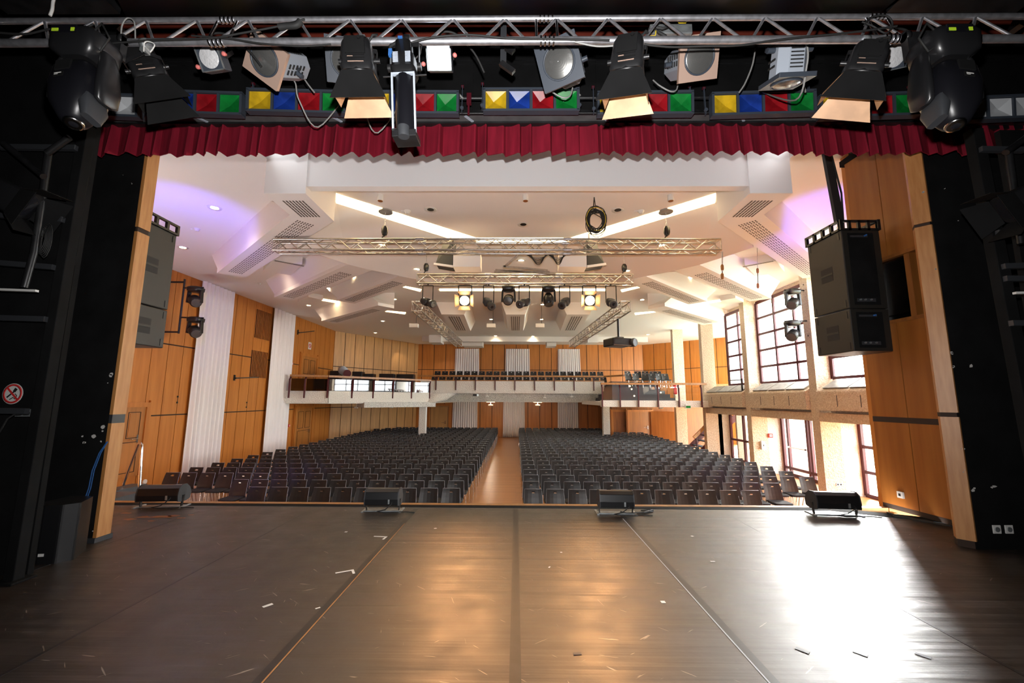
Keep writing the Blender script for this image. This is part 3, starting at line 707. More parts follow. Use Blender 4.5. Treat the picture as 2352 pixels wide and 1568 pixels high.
# wall and doors under the right balcony
m = MB(); m.span((6.4, 27.7, HF), (12.6, 27.9, 1.4)); m.span((6.3, 27.7, HF), (6.45, YB, 1.4))
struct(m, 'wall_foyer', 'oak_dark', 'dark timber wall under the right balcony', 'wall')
def door(name, M, w, h, label, leaf='door_leaf', frame_m='oak_panel', panels=((.12, .55, .45, .93), (.55, .55, .88, .93), (.12, .06, .88, .5)), handle=True):
    """door standing in local x (width), z (height), facing local -y"""
    root = thing(name, label, 'door', M=M, kind='structure')
    m = MB(); f = .14
    m.span((-w / 2 - f, -.07, 0), (-w / 2, .03, h + f)); m.span((w / 2, -.07, 0), (w / 2 + f, .03, h + f)); m.span((-w / 2, -.07, h), (w / 2, .03, h + f))
    m.span((-w / 2 - f - .06, -.04, 0), (-w / 2 - f, .03, h + f + .06)); m.span((w / 2 + f, -.04, 0), (w / 2 + f + .06, .03, h + f + .06))
    m.obj('frame', frame_m, root, local=True)
    m = MB(); m.span((-w / 2, -.03, 0), (w / 2, .03, h), 0)
    for x0, z0, x1, z1 in panels:
        a, b, c, d = -w / 2 + w * x0, h * z0, -w / 2 + w * x1, h * z1
        for lo, hi in (((a, b), (c, b + .02)), ((a, d - .02), (c, d)), ((a, b), (a + .02, d)), ((c - .02, b), (c, d))): m.span((lo[0], -.038, lo[1]), (hi[0], -.03, hi[1]), 1)
        m.span((a + .05, -.045, b + .05), (c - .05, -.03, d - .05), 0)
    m.obj('leaf', [leaf, 'groove'], root, local=True)
    if handle:
        m = MB(); m.span((w * .32, -.06, 1.0), (w * .36, -.03, 1.22)); m.tube((w * .34, -.09, 1.1), (w * .14, -.09, 1.1), .014); m.tube((w * .34, -.03, 1.1), (w * .34, -.09, 1.1), .012)
        m.obj('handle', 'chrome', root, local=True)
    return root
def wallM(x, y, z, ang): return Matrix.Translation((x, y, z)) @ Matrix.Rotation(ang, 4, 'Z')
door('door_2', wallM(XL + .05, U(278, 1000, X=XL).y, -.75, -PI / 2 + PI), 1.25, 2.05, 'timber side door behind the handrail next to the stage')
door('door_3', wallM(XL + .05, U(694, 980, X=XL).y, HF, PI / 2), 1.7, 2.35, 'panelled timber double door below the left balcony')
door('door_4', wallM(XL + .05, U(708, 830, X=XL).y, 1.75, PI / 2), 1.6, 2.1, 'panelled timber door up on the left balcony')
c = U(1009, 960, Y=YB); door('door_5', wallM(c.x, YB - .06, HF, 0), 1.45, 2.35, 'plain pale timber door in the rear wall beside the left white column', leaf='oak_pale', panels=((.03, .02, .97, .98),))
c = U(1428, 970, Y=27.66); door('door_6', wallM(c.x, 27.64, HF, 0), 1.1, 2.1, 'dark timber door leaf under the right balcony', leaf='oak_dark', panels=())
c = U(1470, 970, Y=27.5); door('door_7', wallM(c.x, 27.5, HF, .12), 1.45, 2.1, 'lighter timber door leaf standing open under the right balcony', panels=())
m = MB(); a = U(1497, 970, Y=27.4); m.bar((a.x, 27.4, -.22), (a.x + 1.9, 26.6, -.22), .06, 2.15)
struct(m, 'wall_partition', 'oak_panel', 'orange timber partition panel under the right balcony next to the stairs', 'partition')
# staircase at the right
root = thing('staircase', 'open staircase with maroon stringers, oak handrail and dark treads behind the concrete column', 'staircase', (9.2, 22, HF))
for k in range(10):
    m = MB(); m.span((9.25 + .27 * k, 21.6, HF + .26 * (k + 1) - .05), (9.6 + .27 * k, 23.0, HF + .26 * (k + 1))); m.obj('tread', 'carpet_step', root)
for y in (21.56, 23.04):
    m = MB(); m.bar((9.15, y, HF + .1), (12.0, y, HF + 2.8), .06, .26); m.obj('stringer', 'maroon', root)
m = MB(); m.bar((9.0, 21.5, HF + 1.0), (12.0, 21.5, HF + 3.85), .09, .14); m.obj('handrail', 'oak_pale', root)
for x, h in ((9.15, .15), (10.3, 1.2), (11.4, 2.25)):
    m = MB(); m.bar((x, 21.52, HF + h - .1), (x, 21.52, HF + h + .95), .06, .09, up=(0, 1, 0)); m.obj('post', 'maroon', root)
# handrail and steps at the stage side, left
root = thing('handrail', 'bent chrome handrail on the side steps left of the stage', 'handrail', (-6.6, 6.7, 0))
a, b, c, d = U(318, 1162, Y=6.9), U(326, 1022, Y=6.9), U(318, 1018, Y=7.1), U(284, 1110, Y=8.0)
m = MB(); m.path([a, lerp(a, b, .5), lerp(a, b, .96), b, lerp(b, c, .5) + V((0, 0, .02)), c, lerp(c, d, .5), d, U(282, 1147, Y=8.0)], .021, 10); m.obj('rail', 'chrome', root)
m = MB()
for k in range(4): m.span((-7.4 - .3 * k, 6.45, HF), (-7.1 - .3 * k, 8.2, -.05 - .3 * k))
m.span((-7.1, 6.4, HF), (-6.4, 7.3, 0))
struct(m, 'floor_side_steps', 'charcoal', 'grey side steps going down from the stage at the left', 'steps')

# --- small wall items
def wall_box(px, py, plane, w, h, d, mats_, name, label, cat, extra=None):
    p = U(px, py, **plane); root = thing(name, label, cat, p); m = MB()
    if 'X' in plane:
        s = 1 if p.x < 0 else -1; m.span((p.x, p.y - w / 2, p.z - h / 2), (p.x + s * d, p.y + w / 2, p.z + h / 2)); m.obj('housing', mats_, root, bevel=.006)
        m = MB(); m.span((p.x + s * d, p.y - w * .28, p.z - h * .28), (p.x + s * (d + .004), p.y + w * .28, p.z + h * .28), 0); m.span((p.x + s * (d + .004), p.y - w * .1, p.z - h * .1), (p.x + s * (d + .009), p.y + w * .1, p.z + h * .1), 1)
    else:
        m.span((p.x - w / 2, p.y - d, p.z - h / 2), (p.x + w / 2, p.y, p.z + h / 2)); m.obj('housing', mats_, root, bevel=.006)
        m = MB(); m.span((p.x - w * .28, p.y - d - .004, p.z - h * .28), (p.x + w * .28, p.y - d, p.z + h * .28), 0); m.span((p.x - w * .1, p.y - d - .009, p.z - h * .1), (p.x + w * .1, p.y - d - .004, p.z + h * .1), 1)
    m.obj('face', ['white_plastic', extra or 'rubber'], root)
    return root
WL = dict(X=XL + .025)
wall_box(333, 1002, WL, .12, .13, .05, 'orange_plastic', 'call_point', 'small orange call point on the timber wall above the red one', 'alarm')
wall_box(332, 1014, WL, .12, .13, .05, 'red_plastic', 'call_point', 'small red fire alarm point on the timber wall at the handrail', 'alarm', 'red_plastic')
wall_box(670, 835, WL, .12, .14, .05, 'red_plastic', 'call_point', 'red fire alarm point beside the upper balcony door', 'alarm', 'red_plastic')
wall_box(663, 977, WL, .12, .14, .05, 'red_plastic', 'call_point', 'red fire alarm point beside the door below the left balcony', 'alarm', 'red_plastic')
yb_ = colY[2] - cw / 2 - .03
wall_box(1769, 1000, dict(Y=yb_), .16, .16, .05, 'red_plastic', 'call_point', 'red fire alarm point on the white rough wall by the glass exit door', 'alarm', 'red_plastic')
wall_box(1751, 1022, dict(Y=yb_), .16, .32, .09, 'white_plastic', 'wall_unit', 'slim white and black wall unit left of the glass exit door', 'wall unit')
p = U(1927, 1112, Y=colY[1] - cw / 2); root = thing('power_socket', 'double white socket low on the rough white wall by the right window', 'socket', p)
m = MB(); m.span((p.x - .09, p.y - .02, p.z - .045), (p.x + .09, p.y, p.z + .045)); m.obj('plate', 'white_plastic', root)
m = MB()
for s in (-.045, .045): m.lathe([(.025, 0), (.025, .006)], 14, frame((p.x + s, p.y - .02, p.z), (0, -1, 0)))
m.obj('outlet', 'rubber', root)
p = U(332, 1106, **WL); tag(MB().lathe([(.075, 0), (.075, .02), (.06, .03)], 20, frame(p, (1, 0, 0))).obj('wall_disc', 'white_plastic'), 'round white disc low on the timber wall by the handrail', 'wall fitting')
p = U(711, 794, **WL); root = thing('sign', 'small white sign with a red ring on the wall above the balcony door', 'sign', p)
m = MB(); m.span((p.x, p.y - .16, p.z - .2), (p.x + .02, p.y + .16, p.z + .2)); m.obj('plate', 'white_plastic', root)
m = MB(); m.lathe([(.09, 0), (.13, 0), (.13, .006), (.09, .006), (.09, 0)], 24, frame((p.x + .02, p.y, p.z), (1, 0, 0))); m.bar((p.x + .024, p.y - .08, p.z + .08), (p.x + .024, p.y + .08, p.z - .08), .03, .006, up=(1, 0, 0)); m.obj('ring', 'red_plastic', root)
for (x0, y0, x1, y1), nm in (((584, 708, 622, 782), 'upper'), ((573, 800, 613, 870), 'lower')):
    a, b = U(x0, y1 - 6, **WL), U(x1, (y0 + y1) / 2, **WL); zt, zb_ = U((x0 + x1) / 2, y0 + 6, **WL).z, U((x0 + x1) / 2, y1 - 3, **WL).z
    root = thing('wall_grille', f'{nm} of two dark slatted vent grilles in the timber wall between the curtains', 'vent', (XL, a.y, zb_))
    m = MB(); m.span((XL + .02, a.y, zb_), (XL + .03, b.y, zt)); m.obj('recess', 'groove', root)
    m = MB(); n = 11
    for k in range(n): y = a.y + (b.y - a.y) * (k + .5) / n; m.span((XL + .03, y - .028, zb_), (XL + .06, y + .028, zt))
    m.obj('slats', 'oak_dark', root)
for pts, lab in (([(684, 760), (684, 764), (700, 760)], 'black bracket arm high on the timber wall by the left balcony'), ([(538, 864), (538, 868), (566, 866)], 'black folding bracket arm on the timber wall under the vent grilles')):
    P_ = [U(*q, **WL) for q in pts]; m = MB(); m.span((XL + .02, P_[0].y - .04, P_[1].z - .1), (XL + .06, P_[0].y + .04, P_[0].z + .06)); m.tube((XL + .1, P_[1].y, P_[1].z), (XL + .55, P_[2].y, P_[2].z), .022); m.tube((XL + .05, P_[1].y, P_[1].z), (XL + .12, P_[1].y, P_[1].z), .03)
    tag(m.obj('wall_bracket', 'black_plastic'), lab, 'bracket')
for px, py, lab in ((407, 918, 'first pair of small black door catches on the timber wall, left of the first curtain'), (566, 930, 'second pair of small black door catches on the timber wall between the curtains')):
    p = U(px, py, **WL); m = MB(); m.span((XL + .02, p.y - .02, p.z + .08), (XL + .05, p.y + .02, p.z + .14)); m.span((XL + .02, p.y - .02, p.z - .12), (XL + .05, p.y + .02, p.z - .06)); m.tube((XL + .035, p.y, p.z - .1), (XL + .035, p.y, p.z + .1), .006)
    tag(m.obj('door_catch', 'black_plastic'), lab, 'catch')
p = U(2071, 1136, X=5.63); tag(MB().span((p.x - .03, p.y - .045, p.z - .045), (p.x, p.y + .045, p.z + .045)).span((p.x - .034, p.y - .018, p.z - .018), (p.x - .03, p.y + .018, p.z + .018), 1).obj('power_socket', ['white_plastic', 'rubber'], bevel=.004), 'single white socket low on the timber wall right of the stage', 'socket')

p = U(1653, 817, Y=29.4); root = thing('wall_device', 'white box with a small lamp on the timber wall behind the stairs', 'wall unit', p); m = MB(); m.span((p.x - .2, p.y - .1, p.z - .35), (p.x + .2, p.y + .6, p.z + .35)); m.obj('housing', 'white_plastic', root, bevel=.03); m = MB(); m.tube((p.x + .25, p.y - .05, p.z - .1), (p.x + .45, p.y - .1, p.z), .06, 10); m.obj('lamp', 'white_plastic', root)
p = U(1580, 934, Y=20.4); root = thing('exit_lamp', 'small green emergency lamp under the right balcony by the stairs', 'lamp', p); m = MB(); m.span((p.x - .14, p.y - .05, p.z - .09), (p.x + .14, p.y + .03, p.z + .11)); m.obj('housing', 'white_plastic', root, bevel=.01); m = MB(); m.span((p.x - .11, p.y - .056, p.z - .06), (p.x + .11, p.y - .05, p.z + .05)); m.obj('face', 'gel_green', root)
p = U(1704, 872, X=XC - .01); m = MB(); m.span((XC - .05, p.y - .03, p.z - .45), (XC - .0, p.y + .03, p.z + .05)); m.tube((XC - .03, p.y, p.z), (XC - .03, p.y + 1.1, p.z + .02), .02); tag(m.obj('wall_bracket', 'black_plastic'), 'black bracket arm on the second concrete column near the farthest gridded window', 'bracket')
# --- aluminium trusses in the hall
def truss(name, a, b, size, label, n, r=.024, rb=.010, roll=0, mats=('aluminium', 'aluminium')):
    a, b = V(a), V(b); d = (b - a).normalized(); s = d.cross(V((0, 0, 1))).normalized(); u = s.cross(d)
    root = thing(name, label, 'truss', (a + b) / 2); h = size / 2; cs = [(-h, -h), (h, -h), (h, h), (-h, h)]
    for x, y in cs:
        m = MB(); m.tube(a + s * x + u * y, b + s * x + u * y, r, 10); m.obj('chord', mats[0], root)
    m = MB(); L = (b - a).length
    for k in range(4):
        (x0, y0), (x1, y1) = cs[k], cs[(k + 1) % 4]; o0 = s * x0 + u * y0; o1 = s * x1 + u * y1
        for i in range(n):
            p, q = lerp(a, b, i / n), lerp(a, b, (i + 1) / n); mid = (p + q) / 2
            m.tube(p + o0, mid + o1, rb, 6); m.tube(mid + o1, q + o0, rb, 6)
        for t in (0.0, 1.0): m.tube(lerp(a, b, t) + o0, lerp(a, b, t) + o1, rb, 6)
    m.obj('bracing', mats[1], root)
    for t in (.33, .66):
        for x, y in cs: c = lerp(a, b, t) + s * x + u * y; MB().tube(c - d * .09, c + d * .09, r * 1.45, 10).obj('connector', 'steel', root)
    return root
T1a, T1b = U(634, 566, Y=8.95), U(1650, 566, Y=8.95); T1b.z = T1a.z = (T1a.z + T1b.z) / 2
truss('lighting_truss', T1a, T1b, .25, 'long straight aluminium box truss hanging nearest the stage, without lamps', 17)
T2a, T2b = U(960, 643, Y=11), U(1452, 643, Y=11); T2b.z = T2a.z = (T2a.z + T2b.z) / 2
truss('lighting_truss', T2a, T2b, .25, 'shorter aluminium box truss carrying the row of spotlights', 10)
T3a, T3b = U(957, 703, Z=4.2), U(1055, 790, Z=4.2); T4a, T4b = U(1437, 703, Z=4.2), U(1314, 790, Z=4.2)
truss('lighting_truss', T3a, T3b, .27, 'aluminium box truss running to the rear wall on the left of the spotlights', 14)
truss('lighting_truss', T4a, T4b, .27, 'aluminium box truss running to the rear wall on the right above the projector', 14)
def hoist(name, top, bot, label, plate=True, hook=True):
    root = thing(name, label, 'chain hoist', top)
    if plate: MB().lathe([(.16, -.03), (.16, 0)], 20, Matrix.Translation(top)).obj('ceiling_plate', 'metal_grille', root)
    m = MB(); L = top.z - bot.z; n = max(4, int(L * .55 / .05)); zc = top.z - .03
    for i in range(n):
        c = top - V((0, 0, .05 + L * .55 * i / n)); ax = V((1, 0, 0)) if i % 2 else V((0, 1, 0)); l = L * .55 / n * .75
        m.path([c + ax * (.012 * math.cos(t * PI / 3)) + V((0, 0, l * math.sin(t * PI / 3))) for t in range(6)], .004, 5, closed=True)
    m.obj('chain', 'steel', root)
    c = top - V((0, 0, L * .68)); m = MB(); m.loft([(-.10, .05, .04, 3, 0, 0), (-.04, .07, .055, 3, 0, 0), (.05, .07, .055, 3, 0, 0), (.11, .04, .035, 3, 0, 0)], 14, Matrix.Translation(c)); m.obj('hook_block', 'black_plastic', root)
    m = MB(); e = top - V((0, 0, L * .76)); m.tube(e, bot + V((0, 0, .1)), .018, 8); m.path([bot + V((.05 * math.cos(t), 0, .05 + .05 * math.sin(t))) for t in [PI * .5 + i * PI / 5 for i in range(8)]], .013, 6); m.obj('hook', 'black_steel' if hook else 'steel', root)
def hang(px, Y, bot, label, plate=True):
    p = U(px, 500, Y=Y); hoist('chain_hoist', V((p.x, Y, ceil_z(p.x, Y) - .002)), V((p.x, Y, bot)), label, plate)
hang(885, 8.95, T1a.z + .15, 'chain hoist with black hook holding the left part of the long front truss')
hang(1530, 8.95, T1a.z + .15, 'chain hoist with black hook holding the right part of the long front truss')
hang(983, 11, T2a.z + .15, 'chain hoist holding the left end of the spotlight truss', False)
hang(1430, 11, T2a.z + .15, 'chain hoist holding the right end of the spotlight truss', False)
for px, py0, py1, Y, lab in ((1659, 578, 638, 8.95, 'loose chain with two orange hooks dangling from the right end of the front truss'), (1741, 585, 662, 10.9, 'thin steel wire with a pair of yellow hooks hanging before the right windows')):
    a, b = U(px, py0, Y=Y), U(px, py1, Y=Y)
    if Y > 10: a.z = ceil_z(a.x, a.y)
    root = thing('hanging_chain', lab, 'chain', a); m = MB(); m.tube(a, lerp(a, b, .75), .006 if Y > 10 else .014); m.obj('line', 'steel', root)
    for t in (.62, .95):
        m = MB(); c = lerp(a, b, t); m.loft([(-.06, .02, .018, 3, 0, 0), (-.03, .032, .025, 3, 0, 0), (.05, .032, .025, 3, 0, 0), (.08, .015, .015, 3, 0, 0)], 12, Matrix.Translation(c)); m.obj('hook', 'oak_trim', root)
    m = MB(); m.tube(lerp(a, b, .6), b, .01); m.obj('link', 'black_steel', root)
# downlights, detectors, speakers in the ceiling
def downlight(px, py, lab, lit=True, z=CE):
    p = ceil_at(px, py); s = .11; root = thing('downlight', lab, 'ceiling light', p, group='recessed ceiling spotlights')
    T = Matrix.Translation(p)
    MB().lathe([(s * .72, -.004), (s * 1.25, -.012), (s * 1.3, 0), (s * .72, 0)], 20, T).obj('ring', 'white_plastic', root)
    MB().lathe([(s * .7, -.007), (s * .7, -.001)], 20, T).obj('lamp', 'lamp_hot' if lit else 'lens_dark', root)
    return p
DL = [(493, 477, 'lit ceiling spot nearest the stage at the far left, above the loudspeaker'), (420, 568, 'lit ceiling spot beside the left hanging loudspeaker'), (623, 614, 'lit ceiling spot next to the tip of the first left beam'), (877, 562, 'lit ceiling spot seen through the left part of the front truss'), (1521, 563, 'lit ceiling spot seen through the right part of the front truss'),
      (1197, 598, 'lit ceiling spot in the middle between both trusses'), (957, 618, 'lit ceiling spot above the left end of the spotlight truss'), (1440, 622, 'lit ceiling spot above the right end of the spotlight truss'), (756, 662, 'lit ceiling spot between the second and third left beams'), (906, 687, 'lit ceiling spot left of the spotlight row'), (709, 701, 'lit ceiling spot near the tip of the second left beam'),
      (1018, 697, 'lit ceiling spot behind the left lit spotlight'), (1246, 699, 'lit ceiling spot behind the right moving head'), (1475, 688, 'lit ceiling spot right of the spotlight row'), (1631, 663, 'lit ceiling spot between the second and third right beams'), (879, 737, 'lit ceiling spot above the left balcony'), (1128, 733, 'lit ceiling spot left of the middle rear beam'), (1244, 733, 'lit ceiling spot right of the middle rear beam'), (1138, 771, 'ceiling spot left of centre by the rear wall'), (1224, 772, 'ceiling spot right of centre by the rear wall'), (862, 764, 'ceiling spot nearer the timber wall over the left balcony'), (1488, 768, 'ceiling spot over the right balcony beside the projector')]
DLP = [downlight(*d) for d in DL]
for px, py, lab in ((989, 481, 'unlit dark ceiling spot left in the central ceiling panel'), (1202, 515, 'unlit dark ceiling spot in the middle just before the front truss'), (1419, 482, 'unlit dark ceiling spot right of the hanging cable coil')): downlight(px, py, lab, False)
for px, lab in ((874, 'left of three small white cylinder spots under the ceiling band'), (1207, 'middle of three small white cylinder spots under the ceiling band'), (1540, 'right of three small white cylinder spots under the ceiling band')):
    p = U(px, 448, Z=CE); root = thing('ceiling_spot', lab, 'ceiling light', p, group='white cylinder spots'); T = Matrix.Translation(p)
    MB().lathe([(.062, -.13), (.066, -.12), (.06, 0)], 20, T).obj('housing', 'white_plastic', root); MB().lathe([(.052, -.134), (.052, -.128)], 20, T).obj('lens', 'oak_dark', root)
for px, py, lab in ((452, 525, 'white smoke detector near the left loudspeaker'), (936, 484, 'white smoke detector in the left of the central ceiling'), (1472, 484, 'white smoke detector in the right of the central ceiling'), (597, 650, 'white smoke detector beside the left wall'), (1310, 735, 'white smoke detector far back near the right rear beam')):
    p = U(px, py, Z=CE); tag(MB().lathe([(.03, -.07), (.05, -.06), (.055, -.03), (.075, -.02), (.075, 0)], 18, Matrix.Translation(p)).tube(p + V((-.15, 0, -.01)), p, .012).obj('smoke_detector', 'white_plastic'), lab, 'smoke detector', 'ceiling smoke detectors')
for px, py, lab in ((951, 748, 'small white wall speaker hanging left of the left long truss'), (1128, 748, 'small white speaker under the ceiling left of the middle rear beam'), (1240, 748, 'small white speaker under the ceiling right of the middle rear beam')):
    p = U(px, py, Y=17.5); root = thing('ceiling_speaker', lab, 'speaker', p); m = MB(); m.box((p.x, p.y, p.z), (.38, .2, .17)); m.obj('housing', 'white_plastic', root, bevel=.02); m = MB(); m.tube(p + V((.08, .05, .08)), V((p.x + .08, p.y + .05, CE)), .012); m.obj('stem', 'black_plastic', root)
for px, x0, lab in ((1034, 1, 'left dark monitor speaker in a white ceiling box behind the front truss'), (1354, -1, 'right dark monitor speaker in a white ceiling box behind the front truss')):
    p = U(px, 585, Y=10.2); root = thing('ceiling_monitor', lab, 'speaker', p)
    q = [p + V((-.34 * x0, -.15, -.28)), p + V((.10 * x0, -.25, -.38)), p + V((.10 * x0, .2, -.38)), p + V((-.34 * x0, .3, -.28))]; t = [p + V((-.16 * x0, -.1, .3)), p + V((.12 * x0, -.25, .3)), p + V((.12 * x0, .2, .35)), p + V((-.16 * x0, .3, .35))]
    m = MB(); m.prism(q, t); m.obj('cabinet', 'charcoal', root)
    m = MB(); m.bar(q[0] + V((-.03 * x0, -.02, -.02)), q[1] + V((.02 * x0, -.02, -.02)), .05, .05); m.span((p.x + .12 * x0, p.y - .25, p.z - .40), (p.x + .80 * x0, p.y + .2, p.z - .02)); m.obj('surround', 'plaster', root)
    m = MB(); m.tube(p + V((0, 0, .2)), V((p.x, p.y, CE)), .03); m.obj('bracket', 'white_plastic', root)
root = thing('folding_arm', 'folded cream metal lifting arm lying over the spotlight truss', 'metal arm', U(1200, 610, Y=10.6))
for a, b in (((1158, 613), (1190, 585)), ((1155, 612), (1258, 621)), ((1138, 620), (1276, 628)), ((1135, 624), (1262, 625))):
    m = MB(); m.bar(U(*a, Y=10.6), U(*b, Y=10.6), .05, .05); m.obj('arm', 'aluminium', root)
root = thing('cable_coil', 'big hanging coil of black cable under the ceiling, in front of the right light strip', 'cable coil', U(1367, 460, Y=8.3))
c = U(1368, 500, Y=8.3); m = MB(); rr = random.Random(4)
for k in range(16):
    r0 = rr.uniform(.15, .24); oz = rr.uniform(-.10, .02) - (.24 - r0) * .1; ox = rr.uniform(-.015, .02); oy = rr.uniform(-.05, .05)
    m.path([c + V((ox + r0 * .92 * math.cos(t * PI / 12), oy + .03 * math.sin(t * 1.1 + k), oz + r0 * 1.25 * math.sin(t * PI / 12) - (r0 - .15) * .5)) for t in range(24)], .0085, 5, closed=True)
m.obj('loops', 'rubber', root)
m = MB(); top = U(1365, 452, Y=8.3); m.path([top, lerp(top, c, .5) + V((-.03, 0, 0)), c + V((-.15, 0, .12)), c + V((-.19, 0, .0)), c + V((-.13, 0, .1))], .012, 6); m.tube(V((top.x, top.y, CE)), c + V((.01, 0, .2)), .008); m.obj('tail', 'rubber', root)
m = MB(); m.path([c + V((.20 * math.cos(t * PI / 12), -.05, .26 * math.sin(t * PI / 12) - .05)) for t in range(24)], .006, 5, closed=True); m.obj('yellow_strand', 'yellow_cable', root)
for x0, x1, y0, lab in ((1208, 1258, 588, 'slack black cables looping below the front truss, left bunch'), (1258, 1300, 588, 'slack black cables looping below the front truss, right bunch')):
    m = MB()
    for k in range(7): m.path(sag(U(x0 + k * 2, y0 - 4, Y=9.6), U(x1 - k, y0 - 2, Y=9.6), .08 + .028 * k, 12), .008, 5)
    tag(m.obj('cable_bunch', 'rubber'), lab, 'cables')
# projector
p = U(1421, 787, Y=12.4); root = thing('projector', 'dark ceiling projector with a large lens hanging on a pole below the right truss', 'projector', p, M=Matrix.Translation(p) @ Matrix.Rotation(.35, 4, 'Z'))
m = MB(); m.span((-.36, -.25, -.12), (.30, .3, .12)); m.obj('body', 'black_plastic', root, local=True, bevel=.03)
m = MB(); m.lathe([(.10, -.02), (.125, 0), (.13, .16), (.115, .18), (.10, .17)], 24, frame((.33, -.12, .0), (.35, -1, 0))); m.obj('lens_barrel', 'charcoal', root, local=True)
m = MB(); m.lathe([(.1, .165), (.06, .15), (0, .14)], 20, frame((.33, -.12, 0), (.35, -1, 0))); m.obj('lens', 'rubber', root, local=True)
m = MB(); m.span((-.3, -.256, -.04), (.0, -.25, .05)); m.obj('vent', 'rubber', root, local=True)
m = MB(); m.tube((0, 0, .1), (0, 0, T4a.z - .17 - p.z), .035, 12); m.span((-.12, -.1, .11), (.12, .1, .17)); m.obj('pole', 'black_steel', root, local=True)
# equipment on the left balcony
p = U(790, 852, Y=23.2); root = thing('follow_spot', 'grey follow spot on a stand at the left balcony edge', 'spotlight', p)
fr = frame(p, V((.6, -.75, -.25))); m = MB(M=fr); m.lathe([(.0, -.55), (.2, -.5), (.24, -.3), (.24, -.02), (.15, 0), (.15, .55), (.14, .6)], 20); m.obj('body', 'cool_grey', root)
m = MB(M=fr); m.lathe([(.17, .52), (.21, .6), (.21, .68)], 20); m.obj('snout', 'maroon', root)
m = MB(); m.tube(p - V((0, 0, .2)), V((p.x, p.y, 1.75)), .03); m.box((p.x + .25, p.y, p.z - .42), (.5, .4, .3)); m.obj('stand', 'zinc', root)
for x0, x1, y0, y1, lab in ((757, 780, 851, 864, 'black equipment case left of the follow spot'), (808, 832, 853, 866, 'black seat back right of the follow spot'), (834, 858, 858, 868, 'low black case on the left balcony'), (870, 904, 858, 869, 'black seat row end on the left balcony'), (909, 950, 859, 868, 'black mixing desk lid near the right end of the left balcony')):
    yy_ = 26.3 if x0 > 900 else 25.3; a, b = U(x0, y1, Y=yy_), U(x1, y0, Y=yy_); m = MB(); m.span((a.x, yy_, 1.75), (b.x, yy_ + .5, b.z)); tag(m.obj('equipment_case', 'black_plastic', bevel=.03), lab, 'equipment')
p = U(1092, 907, Y=YBB - .3); root = thing('small_projector', 'small device on a bracket below the centre of the rear balcony', 'device', p); m = MB(); m.box(p, (.3, .2, .12)); m.obj('body', 'black_plastic', root); m = MB(); m.lathe([(.06, 0), (.07, .1)], 12, frame(p + V((.12, -.05, 0)), (.4, -1, 0))); m.obj('lens', 'zinc', root)
for px, py, Y, lab in ((818, 936, 24.5, 'first small white lamp under the left balcony'), (899, 935, 24.8, 'second small white lamp under the left balcony'), (1024, 909, YBB - .1, 'white lamp at the left end of the rear balcony ledge'), (1119, 910, YBB - .1, 'white lamp second from the left on the rear balcony ledge'), (1251, 913, YBB - .1, 'white lamp third from the left on the rear balcony ledge'), (1313, 911, YBB - .1, 'white lamp at the right end of the rear balcony ledge'), (1518, 937, 22.5, 'white lamp under the right balcony'), (1396, 933, 25.4, 'small lamp on the right balcony column')):
    p = U(px, py, Y=Y); root = thing('ledge_lamp', lab, 'lamp', p); m = MB(); m.box(p, (.2, .14, .08)); m.obj('head', 'white_plastic', root, bevel=.02); m = MB(); m.tube(p, p + V((0, .05, .26)), .015); m.obj('stem', 'white_plastic', root)
for px, lab in ((1127, 'left warm lamp under the rear balcony'), (1235, 'right warm lamp under the rear balcony')):
    p = U(px, 929, Y=29); root = thing('balcony_lamp', lab, 'lamp', p); m = MB(); m.loft([(-.08, .16, .16, 2, 0, 0), (0, .18, .18, 2, 0, 0), (.02, .06, .06, 2, 0, 0)], 18, Matrix.Translation(p)); m.obj('shade', 'white_plastic', root)
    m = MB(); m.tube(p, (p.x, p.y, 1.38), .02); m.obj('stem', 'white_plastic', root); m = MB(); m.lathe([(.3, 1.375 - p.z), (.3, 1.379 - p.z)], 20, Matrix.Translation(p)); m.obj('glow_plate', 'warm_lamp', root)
p = U(1551, 893, Y=22); tag(MB().lathe([(.0, -.28), (.09, -.27), (.09, .2), (.03, .26), (.03, .32)], 16, Matrix.Translation(p)).obj('fire_extinguisher', 'red_plastic'), 'red fire extinguisher standing behind the right balcony railing', 'fire extinguisher')
